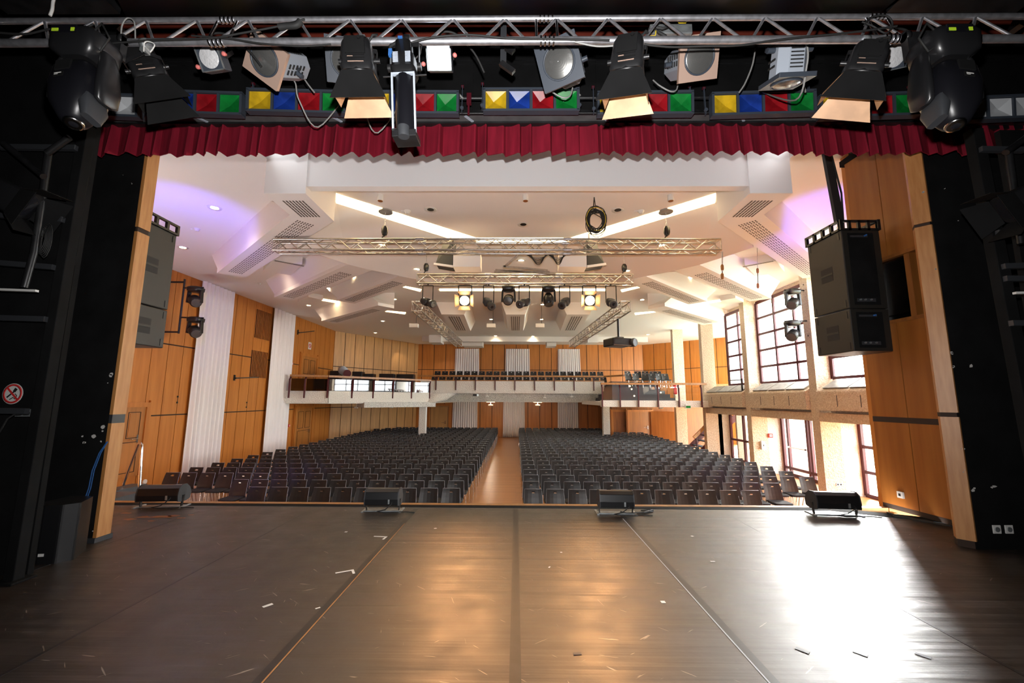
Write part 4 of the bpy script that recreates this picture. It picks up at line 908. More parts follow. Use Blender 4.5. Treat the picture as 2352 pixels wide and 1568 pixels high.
# ================================================================ CHAIRS (facing the stage)
def chair_parts():
    parts = {}
    m = MB()   # backrest shell with a grip hole near the top
    rows = [(.43, .17, .215), (.47, .175, .215), (.56, .19, .213), (.66, .215, .207), (.735, .238, .201), (.755, .244, .2), (.795, .258, .198), (.85, .28, .192)]
    us = [-1, -.6, -.2, .2, .6, 1]; vs = []
    for th in (0, .014):
        for z, y, hw in rows:
            for u in us: vs.append((u * hw, y + th - .022 * (1 - u * u) * -1 + .0, z))
    nu, nr = len(us), len(rows); H = nu * nr; fs = []
    hole = {(5, 2)}
    for j in range(nr - 1):
        for i in range(nu - 1):
            q = (j * nu + i, j * nu + i + 1, (j + 1) * nu + i + 1, (j + 1) * nu + i)
            if (j, i) in hole:
                for a, b in zip(q, q[1:] + q[:1]): fs.append((b, a, a + H, b + H))
            else: fs.append(q); fs.append(tuple(x + H for x in q[::-1]))
    for j in range(nr - 1):
        for i in (0, nu - 1): a, b = j * nu + i, (j + 1) * nu + i; fs.append((a, b, b + H, a + H))
    for i in range(nu - 1):
        for j in (0, nr - 1): a, b = j * nu + i, j * nu + i + 1; fs.append((a, b, b + H, a + H))
    m.add(vs, fs, 0, False); parts['backrest'] = (m, 'shell')
    m = MB(); m.loft([(.425, .19, .19, 5, 0, -.03), (.435, .215, .215, 5, 0, -.03), (.462, .22, .22, 5, 0, -.03), (.475, .20, .20, 5, 0, -.03)], 20); parts['seat'] = (m, 'fabric')
    for i, (a, b) in enumerate((((-.19, -.19, .43), (-.215, -.22, 0)), ((.19, -.19, .43), (.215, -.22, 0)), ((-.20, .12, .43), (-.215, .25, 0)), ((.20, .12, .43), (.215, .25, 0)))):
        m = MB(); m.tube(a, b, .011, 6); m.tube(V(b), V(b) + V((0, 0, .012)), .016, 6)
        parts['leg%d' % i] = (m, 'chrome')
    m = MB(); m.tube((-.19, -.19, .42), (-.20, .14, .42), .011, 6); m.tube((.19, -.19, .42), (.20, .14, .42), .011, 6); m.tube((-.2, .12, .42), (.2, .12, .42), .01, 6)
    parts['frame'] = (m, 'chrome')
    m = MB(); m.box((0, .243, .775), (.055, .006, .016)); parts['grip'] = (m, 'aluminium')  # bright bar standing in for the small glints at the hole
    m = MB(); m.path([(-.217, .178, .48), (-.209, .222, .66), (-.194, .288, .85), (.194, .288, .85), (.209, .222, .66), (.217, .178, .48)], .0045, 4)  # pale tube that paints a highlight along the backrest edges
    parts['edge_highlight'] = (m, 'cool_grey')
    return parts
CP = chair_parts()
proto = thing('chair', 'tmp', 'chair', (0, 0, 0), group='black stacking chairs in rows')
for k, (m, mm) in CP.items(): m.obj('leg' if k.startswith('leg') else k, mm, proto, local=True)
sm = MB(); idx = {'shell': 0, 'fabric': 1, 'chrome': 2, 'aluminium': 3, 'cool_grey': 4}
for k, (m, mm) in CP.items(): sm.add(m.v, m.f, idx[mm], False)
sm.sm = [s for k in CP for s in CP[k][0].sm]
simple = sm.obj('chair', ['shell', 'fabric', 'chrome', 'aluminium', 'cool_grey'])
me_simple = simple.data; bpy.data.objects.remove(simple)
PX, ROW0, RP = .497, 9.90, .888
LEFT0, RIGHT0 = -1.50, .40
places = []
for r in range(24):
    nl = (10, 12)[r] if r < 2 else 17; nr_ = (11, 13)[r] if r < 2 else 16
    for side, n in (('left', nl), ('right', nr_)):
        for j in range(n):
            x = LEFT0 - PX * j if side == 'left' else RIGHT0 + PX * j
            y = ROW0 + RP * r - .28
            if r > 15 and any(abs(x - cx) < .55 and abs(y - cy) < .7 for cx, cy in ((U(970, 950, Y=25.3).x, 25.5), (U(1393, 950, Y=25.6).x, 25.8))): continue
            if side == 'right' and x > 5.9 and y > 26.7: continue
            if r > 19 and side == 'left' and j > 12 and R.random() < .3: continue
            if side == 'left' and y > 26 and x < XL + (y - 25) * .62: continue
            places.append((r, j, side, x + R.uniform(-.012, .012), y + R.uniform(-.015, .015), R.uniform(-.025, .025)))
places.sort(key=lambda p: (p[0], p[1]))
single, rest = places[:300], places[300:]
side_of = {'left': 'left of the aisle', 'right': 'right of the aisle'}
first = True
for r, j, side, x, y, a in single:
    seat = f'{ORD[j]} seat {side_of[side]}' if j else f'aisle seat {side_of[side]}'
    lab = f'black chair in the {"front" if r == 0 else ORD[r]} row, {seat}'
    M = Matrix.Translation((x, y, HF)) @ Matrix.Rotation(a, 4, 'Z')
    if r < 6:
        if first: proto['label'] = lab; proto.matrix_world = M; first = False
        else: dup(proto, M, lab)
    else:
        o = bpy.data.objects.new('chair', me_simple); COL.objects.link(o); o.matrix_world = M; tag(o, lab, 'chair', 'black stacking chairs in rows')
def merged(list_of_M):
    vs, fs, mi = [], [], []
    base_v = [v.co.copy() for v in me_simple.vertices]; base_f = [tuple(p.vertices) for p in me_simple.polygons]; base_m = [p.material_index for p in me_simple.polygons]
    for M in list_of_M:
        b = len(vs); vs.extend(tuple(M @ v) for v in base_v); fs.extend(tuple(i + b for i in f) for f in base_f); mi.extend(base_m)
    me = bpy.data.meshes.new('chairs'); me.from_pydata(vs, [], fs)
    for k in ('shell', 'fabric', 'chrome', 'aluminium', 'cool_grey'): me.materials.append(MATS[k])
    me.polygons.foreach_set('material_index', mi); me.update(); return me
Ms = [Matrix.Translation((x, y, HF)) @ Matrix.Rotation(a, 4, 'Z') for r, j, side, x, y, a in rest]
for k, (z, yy) in enumerate(((2.2, 27.35), (2.64, 28.35))):   # rear balcony
    for i in range(26 - 3 * (k == 2)):
        x = xl_ + .7 + i * .51
        if x < xr_ + .2: Ms.append(Matrix.Translation((x, yy, z)))
for k in range(5):
    for px in range(1448, 1536, 17):
        if R.random() < .85:
            p = U(px + R.uniform(-3, 3), 870, Y=YR + 2.1 + .75 * k); Ms.append(Matrix.Translation((p.x, p.y, 1.7 + .2 * k)) @ Matrix.Rotation(R.uniform(-.3, .3), 4, 'Z')) if k > 2 else None
o = bpy.data.objects.new('chair_rows', merged(Ms)); COL.objects.link(o)
tag(o, 'distant rows of small black chairs at the back of the hall floor and on the balconies', 'chairs', kind='stuff')
# ================================================================ STAGE RIG
# red valance: knife pleated velvet
def valance(px0, px1, lab, seed, Y=4.5, name='valance'):
    rr = random.Random(seed); a, b = U(px0, 320, Y=Y), U(px1, 320, Y=Y); x = a.x; prof = []
    zt = U(1176, 280, Y=Y).z; zb = U(1176, 357, Y=Y).z; d = 0
    while x < b.x:
        w = rr.uniform(.11, .23); dep = rr.uniform(.05, .10); s = 1 if x > 0 else -1; h = rr.uniform(-.016, .012); ph = rr.random() < .25
        k = [(0, .0), (.10, .9), (.2, 1), (.45, .62), (.7, .35), (.9, .1), (1, 0)] if x > .8 or (abs(x) <= .8 and ph) else [(0, 0), (.1, .1), (.3, .35), (.55, .62), (.8, 1), (.9, .9), (1, 0)]
        for u, q in k[:-1]: prof.append((x + w * u, -q * dep, h + (-.012 * q)))
        x += w
    nv = 6; vs = []; W = len(prof)
    for th in (0, .012):
        for j in range(nv + 1):
            t = j / nv; g = .75 + .45 * (1 - t)
            for X_, dy, h in prof: vs.append((X_, Y + dy * g + th, zb + h + (zt - zb - h) * t))
    H = W * (nv + 1); fs = []
    for j in range(nv):
        for i in range(W - 1):
            q = (j * W + i, j * W + i + 1, (j + 1) * W + i + 1, (j + 1) * W + i); fs += [q, tuple(k + H for k in q[::-1])]
    for i in range(W - 1): fs.append((i + 1, i, i + H, i + 1 + H))
    m = MB(); m.add(vs, fs, 0, False)
    o = tag(m.obj(name, 'velvet'), lab, 'curtain')
    return o
valance(202, 2236, 'long pleated crimson velvet valance across the top of the stage opening', 5)
valance(2246, 2345, 'short piece of crimson valance behind the black upright at the far right', 6, Y=4.55)

# top truss
TY = 2.64; tl = U(1176, 94, Y=TY); tu = U(1176, 43, Y=2.72)
root = thing('lighting_truss', 'shiny steel ladder truss across the top of the stage holding the big lamps', 'truss', tl)
m = MB(); m.tube((-5.2, TY, tl.z), (5.2, TY, tl.z), .0265, 14); m.obj('lower_chord', 'steel', root)
m = MB(); m.tube((-5.2, 2.72, tu.z), (5.2, 2.72, tu.z), .021, 14); m.obj('upper_chord', 'steel', root)
m = MB(); s = .385; x = -5.1
while x < 5.1:
    m.tube((x, 2.72, tu.z), (x + s * .42, TY, tl.z), .0105, 8); m.tube((x + s * .58, TY, tl.z), (x + s, 2.72, tu.z), .0105, 8); x += s
m.obj('bracing', 'steel', root)
for px in (518, 1255, 2020):
    c = U(px, 60, Y=2.7); m = MB()
    for dx in (-.045, -.015, .015, .045): m.tube((c.x + dx - .006, TY, tl.z), (c.x + dx + .006, TY, tl.z), .034, 12); m.tube((c.x + dx - .006, 2.72, tu.z), (c.x + dx + .006, 2.72, tu.z), .028, 12)
    for dx in (-.075, .075): m.tube((c.x + dx, TY, tl.z), (c.x + dx, 2.72, tu.z), .010, 8)
    m.obj('splice', 'chrome', root)
def clampat(m, p, r=.03): m.lathe([(r + .004, -.02), (r + .012, -.02), (r + .012, .02), (r + .004, .02)], 14, frame(p, (1, 0, 0))); m.box((p.x, p.y, p.z - r - .02), (.035, .05, .03))
# theatre fresnels with barn doors
def barn_fresnel(top, lens, lab, lit, spin=0, hang_at=None, spread=.5, half=False):
    ax = lens - top; L = ax.length; M = frame(lens, -ax, V((1, 0, 0))) @ Matrix.Rotation(spin, 4, 'Z')
    root = thing('theatre_spotlight', lab, 'spotlight', M=M); w = .105
    m = MB(); m.loft([(0, w, w, 6, 0, 0), (.03, w + .008, w + .008, 6, 0, 0), (.06, w, w, 6, 0, 0), (L * .55, w, w * .98, 6, 0, 0), (L * .8, w * .95, w * .9, 5, 0, 0), (L * .95, w * .8, w * .75, 4, 0, 0), (L, w * .6, w * .55, 4, 0, 0)], 28); m.obj('housing', 'black_steel', root, local=True)
    m = MB()
    for k in range(5): m.span((-w * .55, -w - .006, L * .18 + k * .022), (w * .55, -w + .004, L * .18 + k * .022 + .008))
    m.span((-w * .62, -w - .008, L * .40), (w * .62, -w + .006, L * .86)); m.tube((w * .3, -w - .02, L * .8), (w * .3, -w, L * .8), .012, 8); m.obj('cover', 'black_paint', root, local=True)
    m = MB(); m.span((-w * .5, -w - .010, L * .16), (w * .5, -w - .002, L * .175)); m.span((-w * .5, -w - .011, L * .30), (-w * .15, -w - .004, L * .31)); m.obj('orange_mark', 'copper_plate', root, local=True)
    m = MB(); m.lathe([(w * .86, -.004), (w * .86, .0), (w * .4, .006), (0, .008)], 24); m.obj('lens', 'lamp_soft' if lit else 'lens_dark', root, local=True)
    m = MB(); m.lathe([(w * .88, -.012), (w * 1.02, -.012), (w * 1.02, .01), (w * .88, .01), (w * .88, -.012)], 28); m.obj('lens_ring', 'black_steel', root, local=True)
    dl = .19
    for k in range(4):
        Rz = Matrix.Rotation(k * PI / 2, 4, 'Z'); big = k % 2 == 0; tl_ = (.06 if k == 0 else spread) if big else spread * .8
        a0, a1 = (w * .95, w * 1.75) if big else (w * .9, w * .75); dl_ = dl if big else dl * .85
        q = [V((-a0, -w, -.012)), V((a0, -w, -.012)), V((a1, -w - dl_ * math.sin(tl_), -.012 - dl_ * math.cos(tl_))), V((-a1, -w - dl_ * math.sin(tl_), -.012 - dl_ * math.cos(tl_)))]
        n = (q[1] - q[0]).cross(q[2] - q[0]).normalized(); n = n if n.y < 0 else -n
        m = MB(M=Rz); m.prism(q, [p + n * .0025 for p in q], 1, 1); m.add([p - n * .0006 for p in q], [(0, 1, 2, 3)], 0); m.obj('barn_door', ['flap_lit' if lit else 'black_paint', 'black_paint'], root, local=True)
    hp = hang_at or V((top.x, TY, tl.z)); pv = M @ V((0, 0, L * .5)); inv = M.inverted()
    m = MB(); hl = inv @ (hp - V((0, 0, .06)))
    for s_ in (-1, 1): m.bar((s_ * (w + .012), 0, L * .45), (s_ * (w + .012), (hl.y) * .6, L * .45 + (hl.z - L * .45) * .7), .025, .006, up=(1, 0, 0)); m.bar((s_ * (w + .012), hl.y * .6, L * .45 + (hl.z - L * .45) * .7), hl, .025, .006, up=(1, 0, 0)); m.tube((s_ * (w), 0, L * .45), (s_ * (w + .035), 0, L * .45), .016, 10)
    m.obj('yoke', 'black_steel', root, local=True)
    m = MB(); clampat(m, hp); m.obj('clamp', 'zinc', root)
    m = MB(); b0 = M @ V((w * .5, w * .3, L)); m.path([b0, b0 + V((.05, -.03, .05)), lerp(b0, hp, .5) + V((.1, -.04, .03)), hp + V((.06, 0, .02))], .008, 6); m.obj('cable', 'rubber', root)
    return root
b1 = barn_fresnel(U(318, 118, Y=2.78), U(356, 192, Y=2.84), 'black spotlight with closed dark barn doors beside the left big moving head', False, .5, U(335, 103, Y=TY), .45)
b2 = barn_fresnel(U(822, 96, Y=2.56), U(828, 178, Y=2.60), 'black spotlight with barn doors and warm lit flap, left of the zoom profile', True, .10)
b3 = barn_fresnel(U(1446, 90, Y=2.56), U(1440, 176, Y=2.60), 'black spotlight with narrow barn doors glowing copper, right of the middle of the truss', True, -.35, None, .36)
b4 = barn_fresnel(U(2002, 105, Y=2.55), U(1972, 182, Y=2.60), 'black spotlight with wide barn doors beside the right big moving head', True, -.45, U(1985, 97, Y=TY), .6)
# zoom profile
top, low = U(928, 98, Y=2.56), U(934, 325, Y=2.60); M = frame(low, top - low, (1, 0, 0)); L = (top - low).length
root = thing('profile_spotlight', 'long black zoom profile spotlight hanging straight down in front of the valance', 'spotlight', M=M)
m = MB(); m.lathe([(.064, .02), (.068, .04), (.068, L * .62), (.06, L * .64)], 28); m.obj('lens_tube', 'black_gloss', root, local=True)
m = MB()
for x in (-.075, .075): m.span((x - .006, -.06, .03), (x + .006, -.045, L * .62))
m.span((-.08, -.062, L * .615), (.08, -.04, L * .635)); m.obj('rail', 'cool_grey', root, local=True)
m = MB(); m.span((-.08, -.07, 0), (.08, .07, .045)); m.tube((0, -.08, .02), (0, -.06, .02), .03, 14); m.span((-.085, -.07, .05), (-.05, -.06, .055)); m.obj('front_holder', 'black_steel', root, local=True, bevel=.008)
m = MB(); m.lathe([(.036, -.012), (.038, .0), (.038, .06)], 18, Matrix.Translation((0, -.075, 0)) @ Matrix.Rotation(0, 4, 'X')); m.obj('knob', 'charcoal', root, local=True)
m = MB(); m.loft([(L * .64, .07, .07, 6, 0, 0), (L * .69, .085, .08, 6, 0, 0), (L * .70, .075, .075, 5, 0, 0), (L * .82, .078, .078, 5, 0, 0), (L * .84, .06, .06, 3, 0, 0), (L * .98, .056, .056, 3, 0, 0), (L, .04, .04, 2, 0, 0)], 26); m.obj('lamp_house', 'black_steel', root, local=True)
m = MB()
for k in range(7):
    for s_ in (-1, 1): m.span((s_ * .042 - .018, -.082, L * .72 + k * .011), (s_ * .042 + .018, -.074, L * .72 + k * .011 + .005))
m.obj('cooling_slots', 'cool_grey', root, local=True)
m = MB()
for s_ in (-1, 1): m.tube((s_ * .07, 0, L * .66), (s_ * .15, 0, L * .66), .006, 8); m.tube((s_ * .09, 0, L * .745), (s_ * .115, 0, L * .745), .026, 10); m.bar((s_ * .1, 0, L * .745), (s_ * .1, .02, L * 1.0), .03, .006, up=(1, 0, 0))
m.bar((-.1, .02, L), (.1, .02, L), .03, .006, up=(0, 1, 0)); m.obj('yoke', 'black_steel', root, local=True)
m = MB(); hp = V((top.x, TY, tl.z)); clampat(m, hp); m.obj('clamp', 'black_steel', root)
m = MB(); m.path([M @ V((-.05, -.02, L * .98)), M @ V((-.09, -.03, L * .93)), M @ V((-.085, -.03, L * .85))], .011, 8); m.path([hp + V((.05, 0, 0)), hp + V((.11, -.02, -.05)), hp + V((.1, -.02, -.12)), hp + V((.06, 0, -.14))], .005, 6); m.obj('cable', 'rubber', root)
m = MB(); m.box(M @ V((-.086, -.035, L * .86)), (.024, .024, .05)); m.obj('blue_plug', 'blue_cable', root); m = MB(); m.box(M @ V((-.01, -.06, L * .985)), (.03, .01, .014)); m.obj('blue_label', 'blue_cable', root)
# big moving heads at both ends
def big_head(px, s, lab):
    base = U(px, 112, Y=2.45); root = thing('moving_head', lab, 'moving head light', base)
    m = MB(); m.loft([(-.13, .12, .11, 4, 0, 0), (-.09, .19, .15, 5, 0, 0), (.03, .20, .16, 5, 0, 0), (.07, .18, .14, 5, 0, 0)], 26, Matrix.Translation(base)); m.obj('base', 'black_plastic', root)
    m = MB(); m.span((base.x - .13, base.y - .166, base.z - .0), (base.x + .08, base.y - .155, base.z + .055)); m.obj('display', 'black_gloss', root)
    m = MB(); m.span((base.x - .12, base.y - .169, base.z + .004), (base.x - .065, base.y - .166, base.z + .026)); m.span((base.x + .04, base.y - .169, base.z + .004), (base.x + .07, base.y - .166, base.z + .03)); m.obj('sticker', 'lime', root)
    hc = base + V((.03 * s, -.02, -.38)); ax = V((.16 * s, -.18, -1)).normalized()
    M = frame(hc, -ax, (1, 0, 0))
    m = MB(M=M); m.loft([(-.25, .055, .055, 2, 0, 0), (-.235, .09, .085, 2.2, 0, 0), (-.12, .155, .14, 2.8, 0, 0), (.02, .175, .16, 3.2, 0, 0), (.15, .165, .15, 3.2, 0, 0), (.22, .11, .10, 2.6, 0, 0)], 30); m.obj('head', 'black_gloss', root)
    m = MB(M=M); m.lathe([(.05, -.262), (.062, -.262), (.068, -.24), (.05, -.24)], 22); m.obj('lens_ring', 'chrome', root)
    m = MB(M=M); m.lathe([(.052, -.257), (.03, -.262), (0, -.264)], 20); m.obj('lens', 'lens_dark', root)
    m = MB(M=M); m.span((-.06, -.165, .07), (.06, -.15, .15)); m.obj('vent', 'black_paint', root)
    m = MB(M=M); m.span((-.045, -.172, .0), (.03, -.165, .035)); m.span((-.035, -.1735, .018), (.015, -.172, .024)); m.obj('badge', 'black_paint', root)
    m = MB(M=M); m.span((-.035, -.1745, .018), (.02, -.173, .024)); m.span((-.035, -.1745, .009), (-.005, -.173, .012)); m.obj('badge_text', 'white_plastic', root)
    for t in (-1, 1):
        m = MB(); ctr = hc + V((t * .20, .03, .06)); m.loft([(-.13, .02, .05, 3, 0, 0), (-.11, .032, .09, 3, 0, 0), (0, .036, .10, 3, 0, 0), (.18, .033, .08, 3, -t * .02, 0), (.27, .03, .06, 3, -t * .05, 0)], 18, Matrix.Translation(ctr)); m.obj('yoke_arm', 'black_plastic', root)
    m = MB(M=frame(hc + V((.155 * s, -.02, -.12)), -ax, (1, 0, 0))); m.loft([(-.10, .03, .07, 4, 0, 0), (0, .05, .10, 4, 0, 0), (.07, .03, .09, 4, 0, 0)], 18); m.obj('side_cover', 'charcoal', root)
    m = MB(); m.span((base.x - .11, TY - .03, base.z + .06), (base.x + .11, TY + .03, tl.z + .02)); clampat(m, V((base.x - .09, TY, tl.z))); clampat(m, V((base.x + .09, TY, tl.z))); m.obj('clamp', 'black_steel', root)
    root.scale = (.77, .8, .93)
    m = MB(); m.path([base + V((.15 * s, -.1, .05)), base + V((.24 * s, -.12, .1)), base + V((.3 * s, -.1, .0)), base + V((.24 * s, -.1, -.1)), base + V((.17 * s, -.1, -.06))], .008, 6); m.obj('cable', 'rubber', root)
big_head(200, 1, 'big glossy black moving head hanging at the left end of the top truss')
big_head(2165, -1, 'big glossy black moving head hanging at the right end of the top truss')
# grey theatre PCs behind the truss
def pc(px, py, aim, spin, plate, lab, Y=3.15, S=.36, LN=.44):
    c = U(px, py, Y=Y); M = frame(c, -V(aim), (1, 0, 0)) @ Matrix.Rotation(spin, 4, 'Z'); root = thing('theatre_spotlight', lab, 'spotlight', M=M); h = S / 2
    m = MB(); m.prism([V((-h, -h, 0)), V((h, -h, 0)), V((h, h, 0)), V((-h, h, 0))], [V((-h, -h, .035)), V((h, -h, .035)), V((h, h, .035)), V((-h, h, .035))]); m.obj('front_plate', plate, root, local=True, bevel=.006)
    m = MB(); g = h * .82
    oc = [(-g, -g * .4), (-g * .5, -g * .92), (g * .5, -g * .92), (g, -g * .4), (g, g * .4), (g * .5, g * .92), (-g * .5, g * .92), (-g, g * .4)]
    m.prism([V((x, y, .035)) for x, y in oc], [V((x * .95, y * .95, LN)) for x, y in oc]); m.obj('housing', 'cool_grey', root, local=True)
    m = MB(); m.lathe([(h * .70, -.004), (h * .70, .0), (h * .77, .0), (h * .77, -.012), (h * .70, -.012), (h * .70, -.004)], 30); m.obj('lens_ring', 'slate', root, local=True)
    m = MB(); m.lathe([(h * .7 * (1 - k / 14), -.004 - .018 * (1 - (1 - k / 14) ** 2) - .004 * (k % 2)) for k in range(15)], 36); m.obj('lens', 'lens', root, local=True)
    m = MB()
    for k in range(int((LN - .16) / .05)):
        for j in (-1, 1):
            for e in (-1, 1): m.span((e * g - .006 if e < 0 else g - .002, j * g * .2 - .05 * (j < 0) * 0 - .04, .12 + .05 * k), (e * g + .002 if e < 0 else g + .006, j * g * .2 + .0, .135 + .05 * k))
    for k in range(int((LN - .1) / .027)): m.span((-g * .42, -g * .925, .08 + .027 * k), (g * .42, -g * .915 + .004, .09 + .027 * k)); m.span((-g * .42, g * .915, .08 + .027 * k), (g * .42, g * .925, .09 + .027 * k))
    m.obj('vent_slots', 'rubber', root, local=True)
    inv = M.inverted(); hp = V((c.x + .1, Y + .15, tl.z + .55)); hl = inv @ hp
    m = MB()
    for s_ in (-1, 1): m.bar((s_ * (g + .02), 0, .25), (s_ * (g + .02) * .8, hl.y * .5, .25 + (hl.z - .25) * .5), .04, .006, up=(1, 0, 0)); m.bar((s_ * (g + .02) * .8, hl.y * .5, .25 + (hl.z - .25) * .5), hl, .04, .006, up=(1, 0, 0)); m.tube((s_ * g, 0, .25), (s_ * (g + .06), 0, .25), .022, 10)
    m.obj('yoke', 'slate', root, local=True)
    m = MB(); e = M @ V((0, h * .8, LN - .02)); m.path(spl([e, e + V((.05, 0, -.06)), e + V((.07, .05, -.2)), e + V((.14, .3, -.3)), V((c.x + .35, 4.0, U(px, 212, Y=4).z))] if spin >= 0 else [e, e + V((-.03, -.02, -.10)), e + V((-.10, -.05, -.14)), e + V((-.2, -.05, -.08)), e + V((-.24, 0, .02))]), .007, 6); m.obj('cable', 'grey_cable', root)
pc(608, 138, (-.16, -.78, -.60), .62, 'copper_plate', 'grey lantern with copper front plate tilted left, between small white flood and barn door lamp', 3.15, .33)
pc(797, 140, (.18, -.8, -.52), .10, 'slate', 'grey lantern with slate front half hidden behind the lit barn door lamp', 3.3)
pc(1284, 143, (-.30, -.8, -.50), -.32, 'slate', 'grey lantern with slate front plate and round ribbed lens in the middle of the rig')
pc(1606, 133, (.06, -.8, -.55), -.12, 'copper_plate', 'grey lantern with copper front plate right of the narrow barn door lamp', 3.2, .34)
pc(1806, 192, (.04, .38, -1.0), PI, 'slate', 'light grey lantern seen from behind, pointing down, with long vent slots', 3.15, .30, .30)
# small square floods
def flood(px, py, lens, lab, w=.19, Y=3.0, aim=(0, -.8, -.52), spin=0):
    c = U(px, py, Y=Y); M = frame(c, -V(aim), (1, 0, 0)) @ Matrix.Rotation(spin, 4, 'Z'); root = thing('flood_lamp', lab, 'flood light', M=M); h = w / 2
    m = MB(); m.span((-h, -h * 1.2, 0), (h, h * 1.0, .10)); m.obj('housing', 'slate', root, local=True, bevel=.008)
    m = MB()
    for a, b in (((-h, -h), (h, -h * .93)), ((-h, h * .93), (h, h)), ((-h, -h), (-h * .93, h)), ((h * .93, -h), (h, h))): m.span((a[0], a[1], -.012), (b[0], b[1], .002))
    m.obj('front_frame', 'zinc', root, local=True)
    m = MB(); (m.lathe([(h * .82, -.004), (h * .5, -.01), (0, -.012)], 26) if lens != 'led_white' else m.span((-h * .9, -h * .9, -.008), (h * .9, h * .9, -.002))); m.obj('lens', lens, root, local=True)
    for x, y in ((h + .03, -.01), (-h - .03, .05), (0, -h * 1.3)): MB().lathe([(.012, 0), (.017, .02), (.017, .035), (.008, .04)], 10, frame((x, y, .03), (0, 0, -1))).obj('red_knob', 'salmon', root, local=True)
    inv = M.inverted(); hp = V((c.x, Y + .12, tl.z + .35)); hl = inv @ hp; m = MB()
    for s_ in (-1, 1): m.bar((s_ * (h + .012), 0, .05), (s_ * (h + .012), hl.y, hl.z), .03, .005, up=(1, 0, 0))
    m.obj('yoke', 'black_steel', root, local=True)
    m = MB(); m.path(spl([M @ V((0, -h, .08)), M @ V((.02, -h * 1.8, .1)), M @ V((.14, -h * 1.7, .12)), M @ V((.28, -h * .4, .1)), M @ V((.36, h, .08))]), .009, 6); m.obj('cable', 'rubber', root)
flood(481, 132, 'silver', 'small square flood with silver lens and red knobs at the left of the top rig', spin=-.12)
flood(1008, 130, 'led_white', 'small square flood shining white, right of the zoom profile', .2)
flood(2055, 128, 'silver', 'small square flood with crinkled silver face beside the right big moving head', .2, spin=-.2)
# row of flood battens with coloured glass
def batten(px0, px1, py, colours, lab, yaw, bracket=True):
    Y = 4.05; a, b = U(px0, py, Y=Y), U(px1, py, Y=Y); c = (a + b) / 2; w = (b - a).length; n = len(colours)
    M = Matrix.Translation(c) @ Matrix.Rotation(yaw, 4, 'Z') @ Matrix.Rotation(.10, 4, 'X'); root = thing('batten_flood', lab, 'flood light', M=M, group='flood battens above the valance'); h = .118
    m = MB(); m.prism([V((-w / 2, .058, -h)), V((w / 2, .058, -h)), V((w / 2, .058, h)), V((-w / 2, .058, h))], [V((-w / 2 + .02, .12, -h + .09)), V((w / 2 - .02, .12, -h + .09)), V((w / 2 - .02, .13, h + .0)), V((-w / 2 + .02, .13, h + .0))]); m.obj('housing', 'slate', root, local=True, bevel=.006)
    m = MB()
    for lo, hi in (((-w / 2 - .01, -h - .01), (w / 2 + .01, -h + .014)), ((-w / 2 - .01, h - .014), (w / 2 + .01, h + .01)), ((-w / 2 - .01, -h), (-w / 2 + .016, h)), ((w / 2 - .016, -h), (w / 2 + .01, h))): m.span((lo[0], -.022, lo[1]), (hi[0], .06, hi[1]))
    for k in range(1, n): x = -w / 2 + w * k / n; m.span((x - .012, -.016, -h), (x + .012, .06, h))
    m.obj('front_frame', 'slate', root, local=True)
    for k, cl in enumerate(colours):
        x0, x1 = -w / 2 + w * k / n + .016, -w / 2 + w * (k + 1) / n - .016; xm = (x0 + x1) / 2 + (x1 - x0) * (-.12 if px0 < 1176 else .12)
        m = MB(); q = [V((x0, -.006, -h + .02)), V((x1, -.006, -h + .02)), V((x1, -.006, h - .02)), V((x0, -.006, h - .02))]; p = V((xm, .0, .0))
        m.add([v + V((0, .004, 0)) for v in q] + [V((xm, .05, .01))], [(0, 1, 4), (1, 2, 4), (2, 3, 4), (3, 0, 4)]); o = m.obj('gel_' + 'pane' if False else 'glass_pane', 'gel_' + cl, root, local=True, flip=False); o['label'] = f'{cl} glass pane'
    if bracket:
        m = MB()
        for x in (-w / 2 - .03, w / 2 + .03): m.bar((x, .1, -.05), (x, .14, h + .16), .03, .008, up=(1, 0, 0)); m.tube((x, .1, 0), (x, .08, 0), .02, 8)
        m.obj('bracket', 'slate', root, local=True)
        m = MB()
        for x in (-w / 2 - .03, w / 2 + .03): m.span((x - .015, .125, h + .145), (x + .015, .15, h + .165))
        m.obj('bracket_tip', 'maroon', root, local=True)
    m = MB(); m.path([V((w / 2 - .10, .11, h - .02)), V((w / 2 - .06, .11, h + .04)), V((w / 2 + .0, .11, h + .045)), V((w / 2 + .04, .11, h + .0))], .012, 6); m.obj('cable', 'grey_cable', root, local=True)
YBRG = ('yellow', 'blue', 'red', 'green')
batten(92, 312, 240, ('clear',) * 4, 'flood batten with clear panes behind the left big moving head', .06)
batten(345, 552, 236, YBRG, 'coloured flood batten partly hidden by the dark barn door lamp at the left', .05)
batten(572, 792, 233, YBRG, 'coloured flood batten below the copper lantern, second coloured one from the left', .04)
batten(845, 1052, 236, YBRG, 'coloured flood batten crossed by the zoom profile', .01)
batten(1112, 1328, 230, YBRG, 'coloured flood batten in the middle, unobstructed and highest', 0)
batten(1374, 1590, 237, YBRG, 'coloured flood batten behind the narrow copper barn door lamp', -.01)
batten(1638, 1868, 237, YBRG, 'coloured flood batten below the light grey lantern', -.04)
batten(1888, 2105, 242, YBRG, 'coloured flood batten behind the wide barn door lamp at the right', -.05)
batten(2215, 2440, 246, ('clear',) * 4, 'flood batten with clear panes right of the right big moving head', -.06)
m = MB(); z = U(1176, 218, Y=4.2).z; m.tube((-6.5, 4.25, z), (6.5, 4.25, z), .024, 10); z2 = U(1176, 250, Y=4.2).z; m.tube((-6.5, 4.27, z2), (6.5, 4.27, z2), .012, 8)
tag(m.obj('hanging_pipe', 'black_steel'), 'thin black pipe pair carrying the coloured flood battens', 'pipe')
